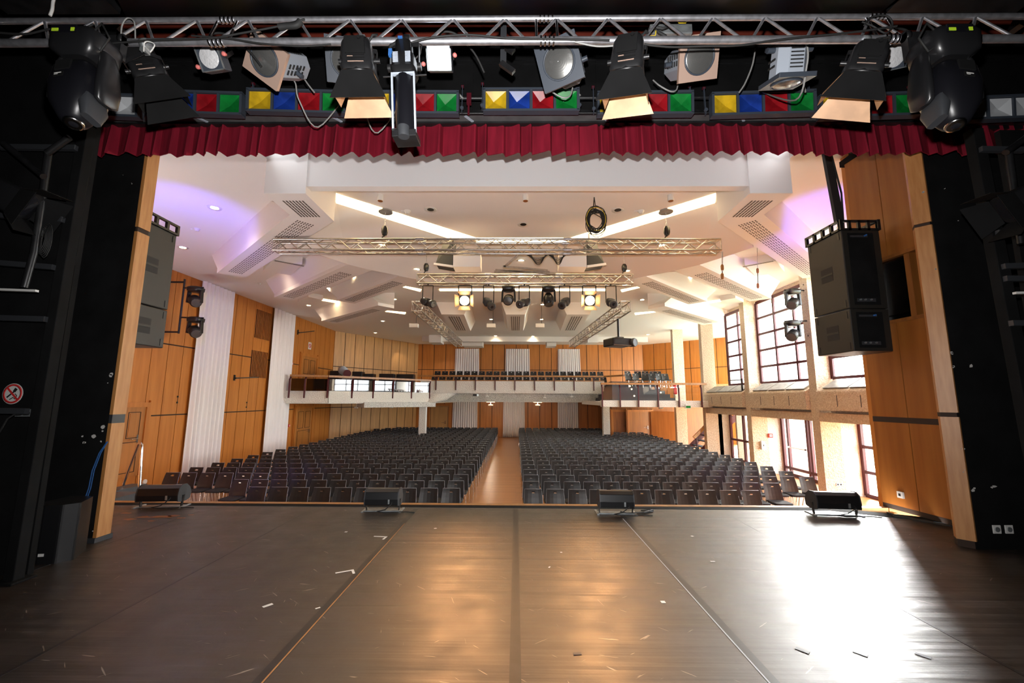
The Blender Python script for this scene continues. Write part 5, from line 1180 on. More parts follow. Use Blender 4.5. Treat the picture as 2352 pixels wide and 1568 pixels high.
p = U(1077, 228, Y=4.12); m = MB(); m.span((p.x - .025, p.y, p.z - .05), (p.x + .025, p.y + .03, p.z + .08)); m.bar(p - V((0, 0, .04)), p - V((0, 0, .18)), .03, .02, up=(1, 0, 0)); tag(m.obj('pipe_clamp', 'maroon'), 'dark red clamp on the pipe left of the middle flood batten', 'clamp')
p = U(1157, 100, Y=3.1); root = thing('empty_hanger', 'empty black hanging bracket with two bent arms under the truss', 'bracket', p); m = MB(); m.bar(U(1157, 60, Y=3.1), U(1156, 142, Y=3.1), .05, .02, up=(0, 1, 0)); m.obj('stem', 'charcoal', root)
m = MB(); m.bar(U(1163, 108, Y=3.05), U(1180, 119, Y=3.05), .05, .03, up=(0, 1, 0)); m.bar(U(1150, 145, Y=3.05), U(1180, 166, Y=3.05), .045, .03, up=(0, 1, 0)); m.obj('arm', 'black_steel', root)
a, b = U(1494, 76, Y=2.95), U(1590, 54, Y=2.95); root = thing('junction_box', 'galvanised metal junction box with yellow and black cables on the truss', 'junction box', a)
m = MB(); m.span((a.x, 2.95, a.z), (b.x, 3.05, b.z)); m.obj('box', 'zinc', root, bevel=.006)
m = MB(); m.path([U(1555, 45, Y=2.9), U(1560, 52, Y=2.88), U(1575, 52, Y=2.88), U(1580, 44, Y=2.9)], .006, 6); m.path([U(1500, 62, Y=2.9), U(1507, 68, Y=2.88), U(1505, 82, Y=2.88), U(1480, 84, Y=2.9)], .005, 6); m.obj('yellow_cable', 'yellow_cable', root)
m = MB(); m.path([U(1505, 58, Y=2.88), U(1520, 46, Y=2.86), U(1540, 60, Y=2.86), U(1522, 66, Y=2.86), U(1500, 60, Y=2.88), U(1512, 74, Y=2.88), U(1530, 84, Y=2.88)], .012, 7); m.obj('black_cable', 'rubber', root)
def cable(pts, r, lab, Y=2.58, mt='rubber', name='cable'):
    Q = spl([U(x, y, Y=Y) for x, y in pts]); tag(MB().path(Q, r, 6).obj(name, mt), lab, 'cable')
cable([(0, 75), (60, 78), (120, 66), (180, 68), (215, 55)], .007, 'black cable along the truss at the far left end')
cable([(250, 100), (360, 92), (480, 88), (560, 75), (640, 60), (700, 44)], .007, 'black cable running from the dark barn door lamp up over the left truss')
cable([(440, 82), (520, 88), (600, 100), (690, 106), (760, 102)], .006, 'black cable sagging below the left part of the truss')
cable([(640, 62), (655, 60), (680, 58), (690, 48)], .022, 'thick black multicore plug tied to the left truss')
cable([(945, 98), (1000, 85), (1080, 80), (1170, 88), (1290, 90), (1400, 92)], .007, 'black cable lying along the middle of the top truss')
cable([(1320, 96), (1370, 106), (1420, 104), (1440, 100)], .006, 'thin grey cable sagging below the middle of the truss', mt='grey_cable')
cable([(1480, 102), (1540, 108), (1620, 106), (1700, 104), (1800, 90), (1950, 75), (2060, 60)], .007, 'long black cable drooping under the right part of the truss')
cable([(1980, 50), (2005, 60), (2035, 76), (2050, 55), (2035, 36), (2000, 40), (1985, 58)], .006, 'black cable loop tied to the truss beside the right big moving head')
cable([(1735, 112), (1728, 150), (1712, 190), (1698, 212)], .008, 'grey cable hanging from the truss to the flood batten below', 3.6, 'grey_cable')
cable([(1820, 110), (1838, 150), (1845, 185), (1850, 212)], .008, 'grey cable hanging behind the light grey lantern', 3.6, 'grey_cable')
cable([(686, 132), (690, 165), (705, 190), (722, 212)], .008, 'grey cable hanging from the copper lantern at the left', 3.6, 'grey_cable')
cable([(0, 262), (40, 262), (75, 255), (90, 240)], .012, 'grey cable at the far left end of the flood battens', 4.0, 'grey_cable')
cable([(278, 92), (280, 60), (292, 42), (308, 50), (311, 88)], .005, 'thin grey cable loop over the truss above the dark barn door lamp', 2.6, 'grey_cable')
cable([(330, 118), (332, 98), (345, 96), (355, 104), (345, 120)], .004, 'white safety cord on the clamp of the dark barn door lamp', 2.5, 'white_plastic')
cable([(115, 36), (120, 22), (122, 5), (126, -10)], .010, 'white cord hanging at the upper left corner', 2.6, 'white_plastic')

# ---------------------------------------------------------------- side towers and black flats
def tower(a, b, w, lab, name='tower_upright'):
    m = MB(); m.bar(a, b, w, .09, up=(0, 1, 0)); m.box((a.x, a.y, .01), (.2, .2, .02)); return tag(m.obj(name, 'black_paint', bevel=.006), lab, 'upright')
a = U(30, 1335, Z=0); b = U(202, 290, Y=a.y); tower(a, b, .095, 'black square steel upright left of the stage opening')
a2 = U(2330, 800, Y=a.y); b2 = U(2235, 300, Y=a.y); d = (a2 - b2); a2 = b2 + d * (b2.z / -d.z); tower(a2, b2, .11, 'black square steel upright right of the stage opening')
YT = a.y - .06
fl = MB(); fl.span((-7.9, a.y + .12, 0), (a.x - .02, a.y + .17, 7)); fl.span((-7.9, a.y + .115, 2.9), (a.x - .02, a.y + .12, 3.0))
struct(fl, 'wall_side_left', 'black_paint', 'black boarded side wall behind the left tower', 'wall')
fr_ = MB(); fr_.span((a2.x + .3, a.y + .12, 0), (8.1, a.y + .17, 4.35)); struct(fr_, 'wall_side_right', 'black_paint', 'black boarded side wall behind the right tower', 'wall')
def rail(p, q, w, lab, nm='tower_rail', mt='black_steel', Y=YT, h=.05):
    tag(MB().bar(U(*p, Y=Y), U(*q, Y=Y), w, h, up=(0, 0, 1)).obj(nm, 'charcoal' if mt == 'black_steel' else mt), lab, 'rail')
for p, q, lab in (((0, 338), (176, 340), 'top cross rail of the left tower'), ((0, 495), (146, 505), 'second cross rail of the left tower, behind the dark lantern'), ((0, 604), (124, 614), 'third cross rail of the left tower'), ((0, 730), (106, 733), 'fourth cross rail of the left tower'), ((0, 943), (62, 944), 'low cross rail beside the round prohibition sign'),
                  ((2252, 343), (2352, 345), 'top cross rail of the right tower'), ((2290, 535), (2352, 537), 'second cross rail of the right tower'), ((2304, 612), (2352, 610), 'third cross rail of the right tower'), ((2308, 640), (2352, 640), 'fourth cross rail of the right tower'), ((2322, 742), (2352, 742), 'lowest cross rail of the right tower')):
    rail(p, q, .04, lab)
rail((0, 665), (85, 668), .03, 'white edge bar lying on the left tower', 'edge_bar', 'white_plastic', YT - .1, .02)
rail((2330, 673), (2375, 672), .03, 'white edge bar lying on the right tower', 'edge_bar', 'white_plastic', YT - .1, .02)
def boom(pts, lab, Y): tag(MB().path([U(*p, Y=Y) for p in pts], .028, 12).obj('boom_pipe', 'black_steel'), lab, 'pipe')
boom([(112, 345), (98, 450), (78, 580), (56, 660)], 'vertical black pipe on the left tower with a dark lantern', YT - .12)
boom([(100, 405), (10, 330)], 'slanted black pipe joining the left tower pipe', YT - .16); boom([(108, 352), (160, 315)], 'short stub of black pipe pointing up on the left tower', YT - .18)
boom([(2316, 345), (2330, 450), (2345, 560)], 'vertical black pipe on the right tower with a dark lantern', YT - .12); boom([(2310, 350), (2365, 310)], 'short black pipe stub at the top of the right tower', YT - .18)
def side_lamp(px, py, s, lab):
    c = U(px, py, Y=YT - .25); M = frame(c, V((-.8 * s, -.30, .45)), (0, 1, 0)); root = thing('side_spotlight', lab, 'spotlight', M=M)
    m = MB(); m.loft([(0, .13, .13, 6, 0, 0), (.05, .13, .13, 6, 0, 0), (.3, .12, .11, 5, 0, 0), (.38, .08, .07, 4, 0, 0)], 22); m.obj('housing', 'black_plastic', root, local=True)
    m = MB(); m.lathe([(.11, -.004), (0, -.02)], 20); m.obj('lens', 'lens_dark', root, local=True)
    for k in range(4):
        m = MB(M=Matrix.Rotation(k * PI / 2, 4, 'Z')); q = [V((-.12, -.13, 0)), V((.12, -.13, 0)), V((.17, -.21, -.16)), V((-.17, -.21, -.16))]; m.prism(q, [p + V((0, -.004, .002)) for p in q]); m.obj('barn_door', 'black_paint', root, local=True)
    m = MB(); m.bar((-.15, 0, .2), (-.15, .0, .45), .03, .008, up=(1, 0, 0)); m.bar((.15, 0, .2), (.15, 0, .45), .03, .008, up=(1, 0, 0)); m.bar((-.15, 0, .45), (.15, 0, .45), .03, .008, up=(0, 1, 0)); m.obj('yoke', 'black_steel', root, local=True)
side_lamp(58, 470, 1, 'dark lantern with barn doors mounted on the left tower pipe'); side_lamp(2318, 478, -1, 'dark lantern with barn doors mounted on the right tower pipe')
m = MB(); c = U(92, 545, Y=YT - .1)
for k in range(6): m.path([c + V((.05 * math.cos(t * PI / 6) + .006 * k, .006 * k, -.02 + (.11 + .012 * k) * math.sin(t * PI / 6))) for t in range(12)], .005, 5, closed=True)
tag(m.obj('cable_loops', 'rubber'), 'small coil of thin cable hanging on the left tower pipe', 'cable coil')
m = MB(); p0 = U(205, 292, Y=YP - .1); p1 = U(212, 338, Y=YP - .1); m.bar(p0, p1, .02, .02, up=(0, 1, 0)); m.bar(p1, U(200, 336, Y=YP - .1), .03, .02); tag(m.obj('edge_bar', 'chip'), 'short white angle edge beside the left end of the red valance', 'rail')
# prohibition sign
p = U(30, 904, Y=a.y + .11); root = thing('sign', 'round white prohibition sign with red ring and slash on the left black wall', 'sign', p); T = frame(p, (0, -1, 0), (1, 0, 0))
MB(M=T).lathe([(.098, 0), (.098, .004)], 36).obj('plate', 'white_plastic', root)
m = MB(M=T); m.lathe([(.074, .004), (.092, .004), (.092, .007), (.074, .007), (.074, .004)], 36); m.bar((-.056, .056 * 0 + .056, .006), (.056, -.056, .006), .017, .003, up=(0, 0, 1)); m.obj('red_ring', 'red_plastic', root)
m = MB(M=T); m.bar((-.05, -.035, .0045), (.012, .02, .0045), .014, .002, up=(0, 0, 1)); m.bar((.012, .02, .0045), (.03, .05, .0045), .028, .002, up=(0, 0, 1)); m.path([V((-.02, -.055, .0045)), V((.01, -.035, .0045)), V((.03, -.05, .0045)), V((.045, -.02, .0045)), V((.025, .0, .0045))], .004, 5); m.obj('black_symbol', 'rubber', root)
p = U(52, 948, Y=a.y - .0); root = thing('power_box', 'grey twin socket box with a black plug beside the left upright', 'socket', p); m = MB(); m.span((p.x - .075, p.y, p.z - .035), (p.x + .085, p.y + .05, p.z + .035)); m.obj('housing', 'zinc', root, bevel=.006); m = MB(); m.tube((p.x - .02, p.y - .03, p.z), (p.x - .02, p.y, p.z), .025, 12); m.tube((p.x + .05, p.y - .03, p.z), (p.x + .05, p.y, p.z), .02, 12); m.path([V((p.x - .02, p.y - .03, p.z)), V((p.x - .07, p.y - .05, p.z - .05)), V((p.x - .17, p.y - .03, p.z - .22)), V((p.x - .3, p.y - .02, p.z - .3))], .008, 6); m.obj('plug', 'rubber', root)
def socket(px, py, Y, lab, s=.045):
    p = U(px, py, Y=Y); root = thing('power_socket', lab, 'socket', p); m = MB(); m.span((p.x - s, p.y - .012, p.z - s), (p.x + s, p.y, p.z + s)); m.obj('plate', 'white_plastic', root, bevel=.006)
    m = MB(); m.lathe([(s * .5, .012), (s * .58, .012), (s * .58, .017), (s * .5, .017)], 22, frame(p, (0, -1, 0))); m.obj('rim', 'zinc', root); m = MB(); m.lathe([(s * .5, .0125), (s * .5, .0135)], 20, frame(p, (0, -1, 0))); m.obj('outlet', 'charcoal', root)
socket(2288, 1215, YP + .02, 'white wall socket on the right black wall, nearer the oak strip'); socket(2316, 1215, YP + .02, 'white wall socket at the far right of the black wall')
p = U(195, 1205, Y=YP); tag(MB().span((p.x - .045, p.y - .012, p.z - .045), (p.x + .045, p.y, p.z + .045)).span((p.x - .02, p.y - .014, p.z + .0), (p.x - .005, p.y - .012, p.z + .03), 1).span((p.x + .005, p.y - .014, p.z + .0), (p.x + .02, p.y - .012, p.z + .03), 1).obj('switch_plate', ['white_plastic', 'red_plastic'], bevel=.004), 'white plate with small red marks low on the left black wall', 'wall plate')
m = MB()
for o_ in (0, .018): m.path([U(246 + o_ * 60, 1014, Y=YP - .02) , U(228 + o_ * 200, 1040, Y=YP - .02), U(212 + o_ * 250, 1080, Y=YP - .025), U(204 + o_ * 250, 1120, Y=YP - .025), U(190 + o_ * 260, 1160, Y=YP - .03), U(174 + o_ * 150, 1195, Y=YP - .03), U(168, 1210, Y=YP - .02)], .006, 6)
tag(m.obj('cable_pair', 'blue_cable'), 'pair of blue cables running down the left black wall', 'cable')
# floor loudspeaker left
c = U(118, 1292, Z=0); root = thing('floor_loudspeaker', 'black loudspeaker with curved grille on the floor in front of the left black wall', 'loudspeaker', c)
hh = U(130, 1158, Y=c.y).z
m = MB(); c = c - V((.05, 0, 0)); bot = [V((c.x - .22, c.y + .05, 0)), V((c.x - .20, c.y - .02, 0)), V((c.x - .04, c.y - .05, 0)), V((c.x + .10, c.y - .02, 0)), V((c.x + .18, c.y + .08, 0)), V((c.x + .02, c.y + .36, 0)), V((c.x - .24, c.y + .36, 0))]; m.prism(bot, [p + V((0, 0, hh)) for p in bot]); m.obj('cabinet', 'black_plastic', root, bevel=.015)
m = MB(); g = [V((c.x - .12 + .27 * t, c.y - .05 + .12 * t * t, 0)) for t in [i / 10 for i in range(11)]]; m.prism([p + V((-.005, -.008, .02)) for p in g] + [p + V((0, .01, .02)) for p in g[::-1]], [p + V((-.005, -.008, hh - .02)) for p in g] + [p + V((0, .01, hh - .02)) for p in g[::-1]]); m.obj('grille', 'black_paint', root)
p = g[4] + V((0, -.018, .085)); m = MB(); m.box(p, (.045, .006, .026), M=Matrix.Rotation(.2, 3, 'Z')); m.obj('badge', 'white_plastic', root)
# flown loudspeakers
def flown(x0, x1, y0, y1, z0, zs, z1, lab, yaw, side):
    c = V(((x0 + x1) / 2, (y0 + y1) / 2, 0)); M = Matrix.Translation(c) @ Matrix.Rotation(yaw, 4, 'Z'); w, d = (x1 - x0) / 2, (y1 - y0) / 2
    root = thing('flown_loudspeaker', lab, 'loudspeaker', M=M)
    for a_, b_, nm in ((z0, zs - .006, 'lower_cabinet'), (zs + .006, z1, 'upper_cabinet')):
        m = MB(); m.span((-w, -d, a_), (w, d, b_)); cab = m.obj(nm, 'black_case', root, local=True, bevel=.012)
        h = b_ - a_; zc = a_ + h * .5
        m = MB(); m.span((side * -w * 1.006, -.12, zc - .11), (side * -w * .99, .12, zc + .11)) if side else m.span((-.12, -d * 1.006, zc - .13), (.14, -d * .99, zc + .13)); hd = m.obj('grip', 'rubber', cab, local=True)
        m = MB(); m.span((side * -w * 1.016, -.12, zc - .015), (side * -w * .99, .12, zc + .015)) if side else m.span((-.12, -d * 1.02, zc - .015), (.14, -d * .99, zc + .015)); m.obj('grip_bar', 'black_case', cab, local=True)
        m = MB()
        for s_ in (-1, 1):
            for zz in (a_ + .08, b_ - .08):
                if side: m.span((side * -w * 1.02, s_ * (d - .06) - .012, zz - .05), (side * -w * .99, s_ * (d - .06) + .012, zz + .05))
                else: m.span((s_ * (w - .07) - .014, -d * 1.03, zz - .05), (s_ * (w - .07) + .014, -d * .99, zz + .05))
        m.obj('latch', 'black_steel', cab, local=True)
        if side:
            m = MB(); m.span((-w * .7, -d - .012, a_ + .05), (w * .62, -d + .004, b_ - .05)); m.obj('rear_panel', 'black_paint', cab, local=True)
            m = MB(); zz = a_ + .12
            m.span((-w * .6, -d - .02, zz - .03), (w * .35, -d - .01, zz + .02)); m.span((-w * .6, -d - .02, b_ - .12), (w * .3, -d - .01, b_ - .09)); m.obj('connector_plate', 'charcoal', cab, local=True)
            m = MB()
            for k in (-.45, -.2, .1): m.tube((w * k, -d - .02, zz), (w * k, -d - .035, zz), .014, 10)
            m.obj('connector', 'zinc', cab, local=True); m = MB(); m.tube((w * .1, -d - .035, b_ - .105), (w * .1, -d - .07, b_ - .105), .013, 8); m.obj('blue_plug', 'blue_cable', cab, local=True)
        else:
            m = MB()
            for s_ in (-1, 1): m.lathe([(.015, 0), (.042, .01), (.05, .02), (.03, .05)], 14, frame((s_ * (w - .08), -d, a_ + .09), (0, -1, 0)))
            m.obj('castor', 'cool_grey', cab, local=True)
            m = MB(); m.span((w - .004, -d * .98, a_ + .02), (w + .012, d * .98, b_ - .02)); m.obj('side_edge', 'cool_grey' if nm == 'lower_cabinet' else 'black_paint', cab, local=True)
    m = MB(); zt = z1 + .02; L = 2 * d
    for s_ in (-1, 1):
        m.span((s_ * w - .02, -d, z1), (s_ * w + .02, d, z1 + .03)); m.span((s_ * w - .02, -d, z1 + .13), (s_ * w + .02, d, z1 + .16))
        for k in range(5): y = -d + L * k / 4; m.span((s_ * w - .02, y - .02, z1), (s_ * w + .02, y + .02, z1 + .16))
    m.span((-w, -d, z1), (w, -d + .03, z1 + .03)); m.span((-w, -d, z1 + .13), (w, -d + .03, z1 + .16))
    for k in range(5): x = -w + 2 * w * k / 4; m.span((x - .02, -d, z1), (x + .02, -d + .03, z1 + .16))
    m.obj('rigging_frame', 'black_steel', root, local=True)
    top = M @ V((0, 0, z1 + .15)); m = MB(); tp = V((top.x - .02, top.y + .1, CE)); m.bar(top + V((0, 0, .12)), tp, .12, .06, up=(0, 1, 0)); m.tube(top, top + V((0, 0, .16)), .03, 10); m.obj('sling', 'rubber', root)
    m = MB(); m.path([top + V((.06, 0, .02)), lerp(top, tp, .4) + V((.10, -.03, 0)), tp + V((.02, -.05, 0))], .014, 7); m.obj('cable', 'rubber', root)
    m = MB(); m.lathe([(.03, 0), (.045, .03), (.03, .06)], 12, Matrix.Translation(top + V((0, 0, .02)))); m.obj('shackle', 'chrome', root)
def zY(py, px, Y): return U(px, py, Y=Y).z
ys = 5.95
flown(U(1946, 660, Y=ys).x - .0, U(2030, 660, Y=ys).x + .03, ys, ys + .72, zY(806, 1960, ys), zY(708, 1950, ys), zY(528, 1940, ys), 'black flown loudspeaker stack hanging at the right before the windows', .0, 1)
ys = 6.0
xs = U(392, 660, Y=6.02).x; flown(xs - .7, xs, 5.26, 6.02, zY(799, 378, ys), zY(712, 385, ys), zY(540, 404, ys), 'black flown loudspeaker stack hanging at the left behind the oak strip', .02, -1)
# footlight housings along the stage edge
def footlight(px, py, w, lab, yaw):
    c = U(px, py, Z=0); M = Matrix.Translation(c) @ Matrix.Rotation(yaw, 4, 'Z'); root = thing('footlight', lab, 'footlight', M=M); h = w / 2
    prof = [(-.12, .10), (-.13, .18), (-.11, .275), (-.05, .315), (.04, .31), (.11, .26), (.15, .18), (.13, .10), (.05, .08), (-.06, .085)]
    m = MB(); m.prism([V((-h, y, z)) for y, z in prof], [V((h, y, z)) for y, z in prof]); m.obj('housing', 'black_plastic', root, local=True, bevel=.006)
    for s_ in (-1, 1):
        m = MB(); m.prism([V((s_ * h, y * 1.05, .17 + (z - .17) * 1.06)) for y, z in prof], [V((s_ * (h + .012), y * 1.05, .17 + (z - .17) * 1.06)) for y, z in prof]); m.obj('end_cap', 'charcoal', root, local=True)
        m = MB(); m.bar((s_ * (h - .0), -.02, .01), (s_ * (h + .018), -.02, .17), .04, .012, up=(1, 0, 0)); m.obj('leg', 'black_steel', root, local=True)
    m = MB(); m.span((-h - .04, -.06, 0), (h + .04, .06, .012)); m.span((-h - .05, -.12, 0), (-h - .02, .12, .014)); m.span((h + .02, -.12, 0), (h + .05, .12, .014)); m.obj('base', 'zinc', root, local=True)
    m = MB(); m.span((h * .42, -.135, .12), (h * .52, -.125, .18)); m.obj('plate', 'zinc', root, local=True)
    m = MB(); m.path([V((h * .68, -.13, .15)), V((h * .7, -.17, .13)), V((h * .3, -.15, .05)), V((-.05, -.14, .02)), V((h * .2, -.16, .012)), V((h + .12, -.1, .01)), V((h + .25, -.14, .01))], .007, 6); m.obj('cable', 'rubber', root, local=True)
footlight(372, 1163, .56, 'rounded black footlight at the left end of the stage edge', .10)
footlight(880, 1172, .46, 'rounded black footlight on the stage edge left of the aisle', .03)
footlight(1414, 1178, .46, 'rounded black footlight on the stage edge right of the aisle', -.03)
footlight(1916, 1181, .56, 'rounded black footlight at the right end of the stage edge', -.08)
# lamps on the spotlight truss
def small_profile(px, py, aim, lab, Y=10.95, dark='black_steel', L=.52):
    c = U(px, py, Y=Y); M = frame(c, -V(aim), (0, 0, 1) if abs(V(aim).normalized().z) < .9 else (1, 0, 0)); root = thing('profile_spotlight', lab, 'spotlight', M=M)
    m = MB(); m.lathe([(.085, -L * .5), (.11, -L * .48), (.11, -L * .35), (.075, -L * .33), (.07, -L * .05)], 18); m.obj('barrel', dark, root, local=True)
    m = MB(); m.loft([(-L * .06, .075, .075, 3, 0, 0), (0, .11, .11, 4, 0, 0), (L * .3, .10, .10, 4, 0, 0), (L * .48, .06, .06, 3, 0, 0)], 16); m.obj('lamp_house', dark, root, local=True)
    m = MB(); m.lathe([(.084, -L * .495), (0, -L * .505)], 16); m.obj('lens', 'lens_dark', root, local=True)
    m = MB(); hp = V((c.x, c.y, T2a.z - .17))
    for s_ in (-1, 1): m.bar(c + V((s_ * .14, 0, 0)), V((c.x + s_ * .14, c.y, hp.z)), .025, .012, up=(0, 1, 0))
    m.bar(V((c.x - .14, c.y, hp.z)), V((c.x + .14, c.y, hp.z)), .025, .012); m.tube(hp, hp + V((0, 0, .05)), .02, 8); m.obj('yoke', 'black_steel', root)
small_profile(982, 694, (1, -.75, -.45), 'profile spotlight pointing right, first lamp from the left under the spotlight truss')
small_profile(1122, 696, (.55, -.9, -.75), 'bronze-looking profile spotlight between the left lit lamp and the left moving head', dark='charcoal')
small_profile(1204, 695, (-.65, -.9, -.45), 'profile spotlight between the two small moving heads', dark='charcoal')
small_profile(1297, 695, (-.5, -.9, -.6), 'profile spotlight between the right moving head and the right lit lamp', dark='charcoal')
small_profile(1404, 695, (.05, -1, -.45), 'profile spotlight at the right end of the spotlight truss', dark='charcoal')
LITP = []
def small_fresnel(px, py, lab):
    Y = 10.95; c = U(px, py, Y=Y); M = frame(c, V((0, 1, .28)), (1, 0, 0)); root = thing('fresnel_spotlight', lab, 'spotlight', M=M); LITP.append(c)
    m = MB(); m.loft([(0, .15, .15, 5, 0, 0), (.26, .14, .14, 5, 0, 0), (.34, .09, .09, 4, 0, 0)], 20); m.obj('housing', 'charcoal', root, local=True)
    m = MB(); m.lathe([(.125, -.006), (0, -.02)], 24); m.obj('lens', 'lamp_hot', root, local=True)
    for k in range(4):
        m = MB(M=Matrix.Rotation(k * PI / 2, 4, 'Z')); q = [V((-.13, -.15, 0)), V((.13, -.15, 0)), V((.17, -.25, -.12)), V((-.17, -.25, -.12))]; m.prism(q, [p + V((0, -.004, .003)) for p in q]); m.obj('barn_door', 'flap_lit', root, local=True)
    m = MB(); hz = T2a.z - .15
    for s_ in (-1, 1): m.bar(c + V((s_ * .18, .12, 0)), V((c.x + s_ * .18, c.y + .06, hz)), .03, .012, up=(0, 1, 0))
    m.bar(V((c.x - .18, c.y + .06, hz)), V((c.x + .18, c.y + .06, hz)), .03, .012); m.obj('yoke', 'black_steel', root)
small_fresnel(1067, 690, 'left brightly lit spotlight with open barn doors under the spotlight truss')
small_fresnel(1355, 690, 'right brightly lit spotlight with open barn doors under the spotlight truss')
def small_head(px, py, aim, lab, Y=10.95, hz=None, s=1.0, plane=None, wall=False, parent_pole=None):
    c = U(px, py, **(plane or dict(Y=Y))); root = thing('moving_head', lab, 'moving head light', c); hz = hz or T2a.z - .15
    bz = min(hz - .02, c.z + .30 * s)
    m = MB(); m.loft([(-.08 * s, .10 * s, .10 * s, 3, 0, 0), (-.05 * s, .17 * s, .15 * s, 4, 0, 0), (.04 * s, .18 * s, .16 * s, 4, 0, 0), (.07 * s, .13 * s, .12 * s, 3, 0, 0)], 20, Matrix.Translation((c.x, c.y, bz))); m.obj('base', 'black_plastic', root)
    for t in (-1, 1):
        m = MB(); m.bar((c.x + t * .175 * s, c.y, c.z - .06 * s), (c.x + t * .16 * s, c.y, bz - .03 * s), .10 * s, .05 * s, up=(1, 0, 0)); m.obj('yoke_arm', 'black_plastic', root, bevel=.01)
    M = frame(c, -V(aim), (1, 0, 0)); m = MB(M=M); m.loft([(-.17 * s, .11 * s, .11 * s, 2, 0, 0), (-.15 * s, .135 * s, .135 * s, 2, 0, 0), (.05 * s, .14 * s, .14 * s, 2.3, 0, 0), (.17 * s, .09 * s, .09 * s, 2.2, 0, 0)], 22); m.obj('head', 'black_plastic', root)
    m = MB(M=M); m.lathe([(.11 * s, -.172 * s), (0, -.18 * s)], 20); m.obj('lens', 'lens', root)
    m = MB(); m.tube((c.x, c.y, bz + .06 * s), (c.x, c.y, hz), .02, 8); m.obj('clamp', 'black_steel', root)
    return root, c
small_head(1168, 688, (-.1, -1, -.45), 'left of two small black moving heads under the spotlight truss, round LED face visible')
small_head(1260, 688, (.0, -.35, -1), 'right of two small black moving heads under the spotlight truss, pointing down')
for s, px, pys, ppx, pl, lab in ((1, 447, (690, 760), 424, dict(X=XL + .95), 'left'), (-1, 1822, (696, 768), 1858, dict(X=XC - .42), 'right')):
    pp = U(ppx, 690, **dict(X=XL + .12) if s > 0 else dict(X=XC - .04)); c0 = U(px, pys[0], **pl)
    pole = V((c0.x - s * .45, c0.y + .05, 0)); zt = U(px, pys[0] - 45, **pl).z; zb__ = U(px, pys[1], **pl).z - .1
    root = thing('wall_pole', f'black wall pole carrying two moving heads on the {lab} side of the hall', 'pole', (pole.x, pole.y, zb__)); m = MB(); m.tube((pole.x, pole.y, zb__), (pole.x, pole.y, zt + .1), .03, 10); m.obj('pole', 'black_steel', root)
    m = MB()
    for z in (zb__ + .05, zt): m.bar((pole.x, pole.y, z), (XL if s > 0 else XC, pole.y, z), .05, .05)
    m.obj('wall_arm', 'black_steel', root)
    for k, py in enumerate(pys):
        r_, c = small_head(px, py, (.75 * s, -.55, -.55), f'{("upper", "lower")[k]} moving head on the {lab} wall pole', plane=pl, hz=U(px, py, **pl).z + .42, s=1.25)
        m = MB(); m.tube((pole.x, pole.y, c.z + .44), (c.x + s * .25, c.y, c.z + .44), .026, 8); m.obj('arm', 'black_steel', r_)
# tape marks on the stage floor
def tape(px, py, kind, lab, col='white_plastic', s=1.0, rot=0):
    p = U(px, py, Z=.0022); M = Matrix.Translation(p) @ Matrix.Rotation(rot, 4, 'Z'); m = MB(M=M); w = .022 * s
    if kind == 'corner': m.span((-.10 * s, -w / 2, 0), (.06 * s, w / 2, .0012)); m.span((.06 * s - w, -.09 * s, 0), (.06 * s, w / 2, .0013))
    elif kind == 'strip': m.span((-.05 * s, -w, 0), (.05 * s, w, .0012))
    else: m.span((-w, -w, 0), (w, w, .0012))
    tag(m.obj('tape_mark', col), lab, 'tape mark', 'tape marks on the stage floor')
tape(878, 1232, 'corner', 'white corner tape mark left of centre, nearest the stage edge', rot=-.1)
tape(797, 1311, 'corner', 'white corner tape mark beside the left seam, second from the stage edge', rot=.5)
tape(615, 1390, 'strip', 'white L-shaped tape scrap at the lower left of the stage floor', s=.7, rot=.9)
tape(795, 1221, 'dot', 'tiny white tape scrap farthest left near the stage edge', s=.7); tape(1000, 1213, 'dot', 'tiny white tape scrap between the left and middle seams near the edge', s=.7, rot=.5)
tape(1590, 1231, 'dot', 'tiny pale tape scrap right of the right seam near the edge', s=.7, rot=.4); tape(1637, 1289, 'strip', 'small pale tape strip right of the right seam', s=.45)
tape(1523, 1382, 'dot', 'small pale tape square just left of the right seam', s=.8); tape(1289, 1268, 'dot', 'small pale tape scrap right of the middle seam', s=.5); tape(1262, 1302, 'strip', 'short upright white tape strip right of the middle seam', s=.35, rot=1.2); tape(730, 1396, 'strip', 'small white tape strip left of the left seam, low in the view', s=.35, rot=.7)
tape(1326, 1501, 'strip', 'dark tape strip near the bottom between the middle and right seams', 'charcoal', .5, .1)
for px, py, lab in ((1843, 1493, 'left of three dark tape pieces in the window glare'), (1976, 1500, 'middle of three dark tape pieces in the window glare'), (2120, 1505, 'right of three dark tape pieces in the window glare')): tape(px, py, 'strip', lab, 'charcoal', .75, -.85)
m = MB(); rr = random.Random(9); pts = []
for k in range(5):
    a_ = U(2036 + 4 * k, 1176 + 3 * k, Z=.012); b_ = U(2185, 1208 + k, Z=.012); m.path([lerp(a_, b_, i / 10) + V((rr.uniform(-.03, .03), rr.uniform(-.02, .02), .004 * k)) for i in range(11)], .007, 5)
tag(m.obj('cable_bundle', 'rubber'), 'tangle of black cables along the foot of the timber wall at the right', 'cables')
m = MB()
for k in range(3): m.path([U(1476 - k * 4, 1168 + 4 * k, Z=.012), U(1500, 1170 + 2 * k, Z=.012), U(1478, 1176 + k, Z=.02), U(1440, 1178, Z=.012), U(1425, 1176 - k, Z=.012)], .008, 5)
tag(m.obj('cable_bundle', 'rubber'), 'black plugs and cable ends right of the footlight at the right seam', 'cables')
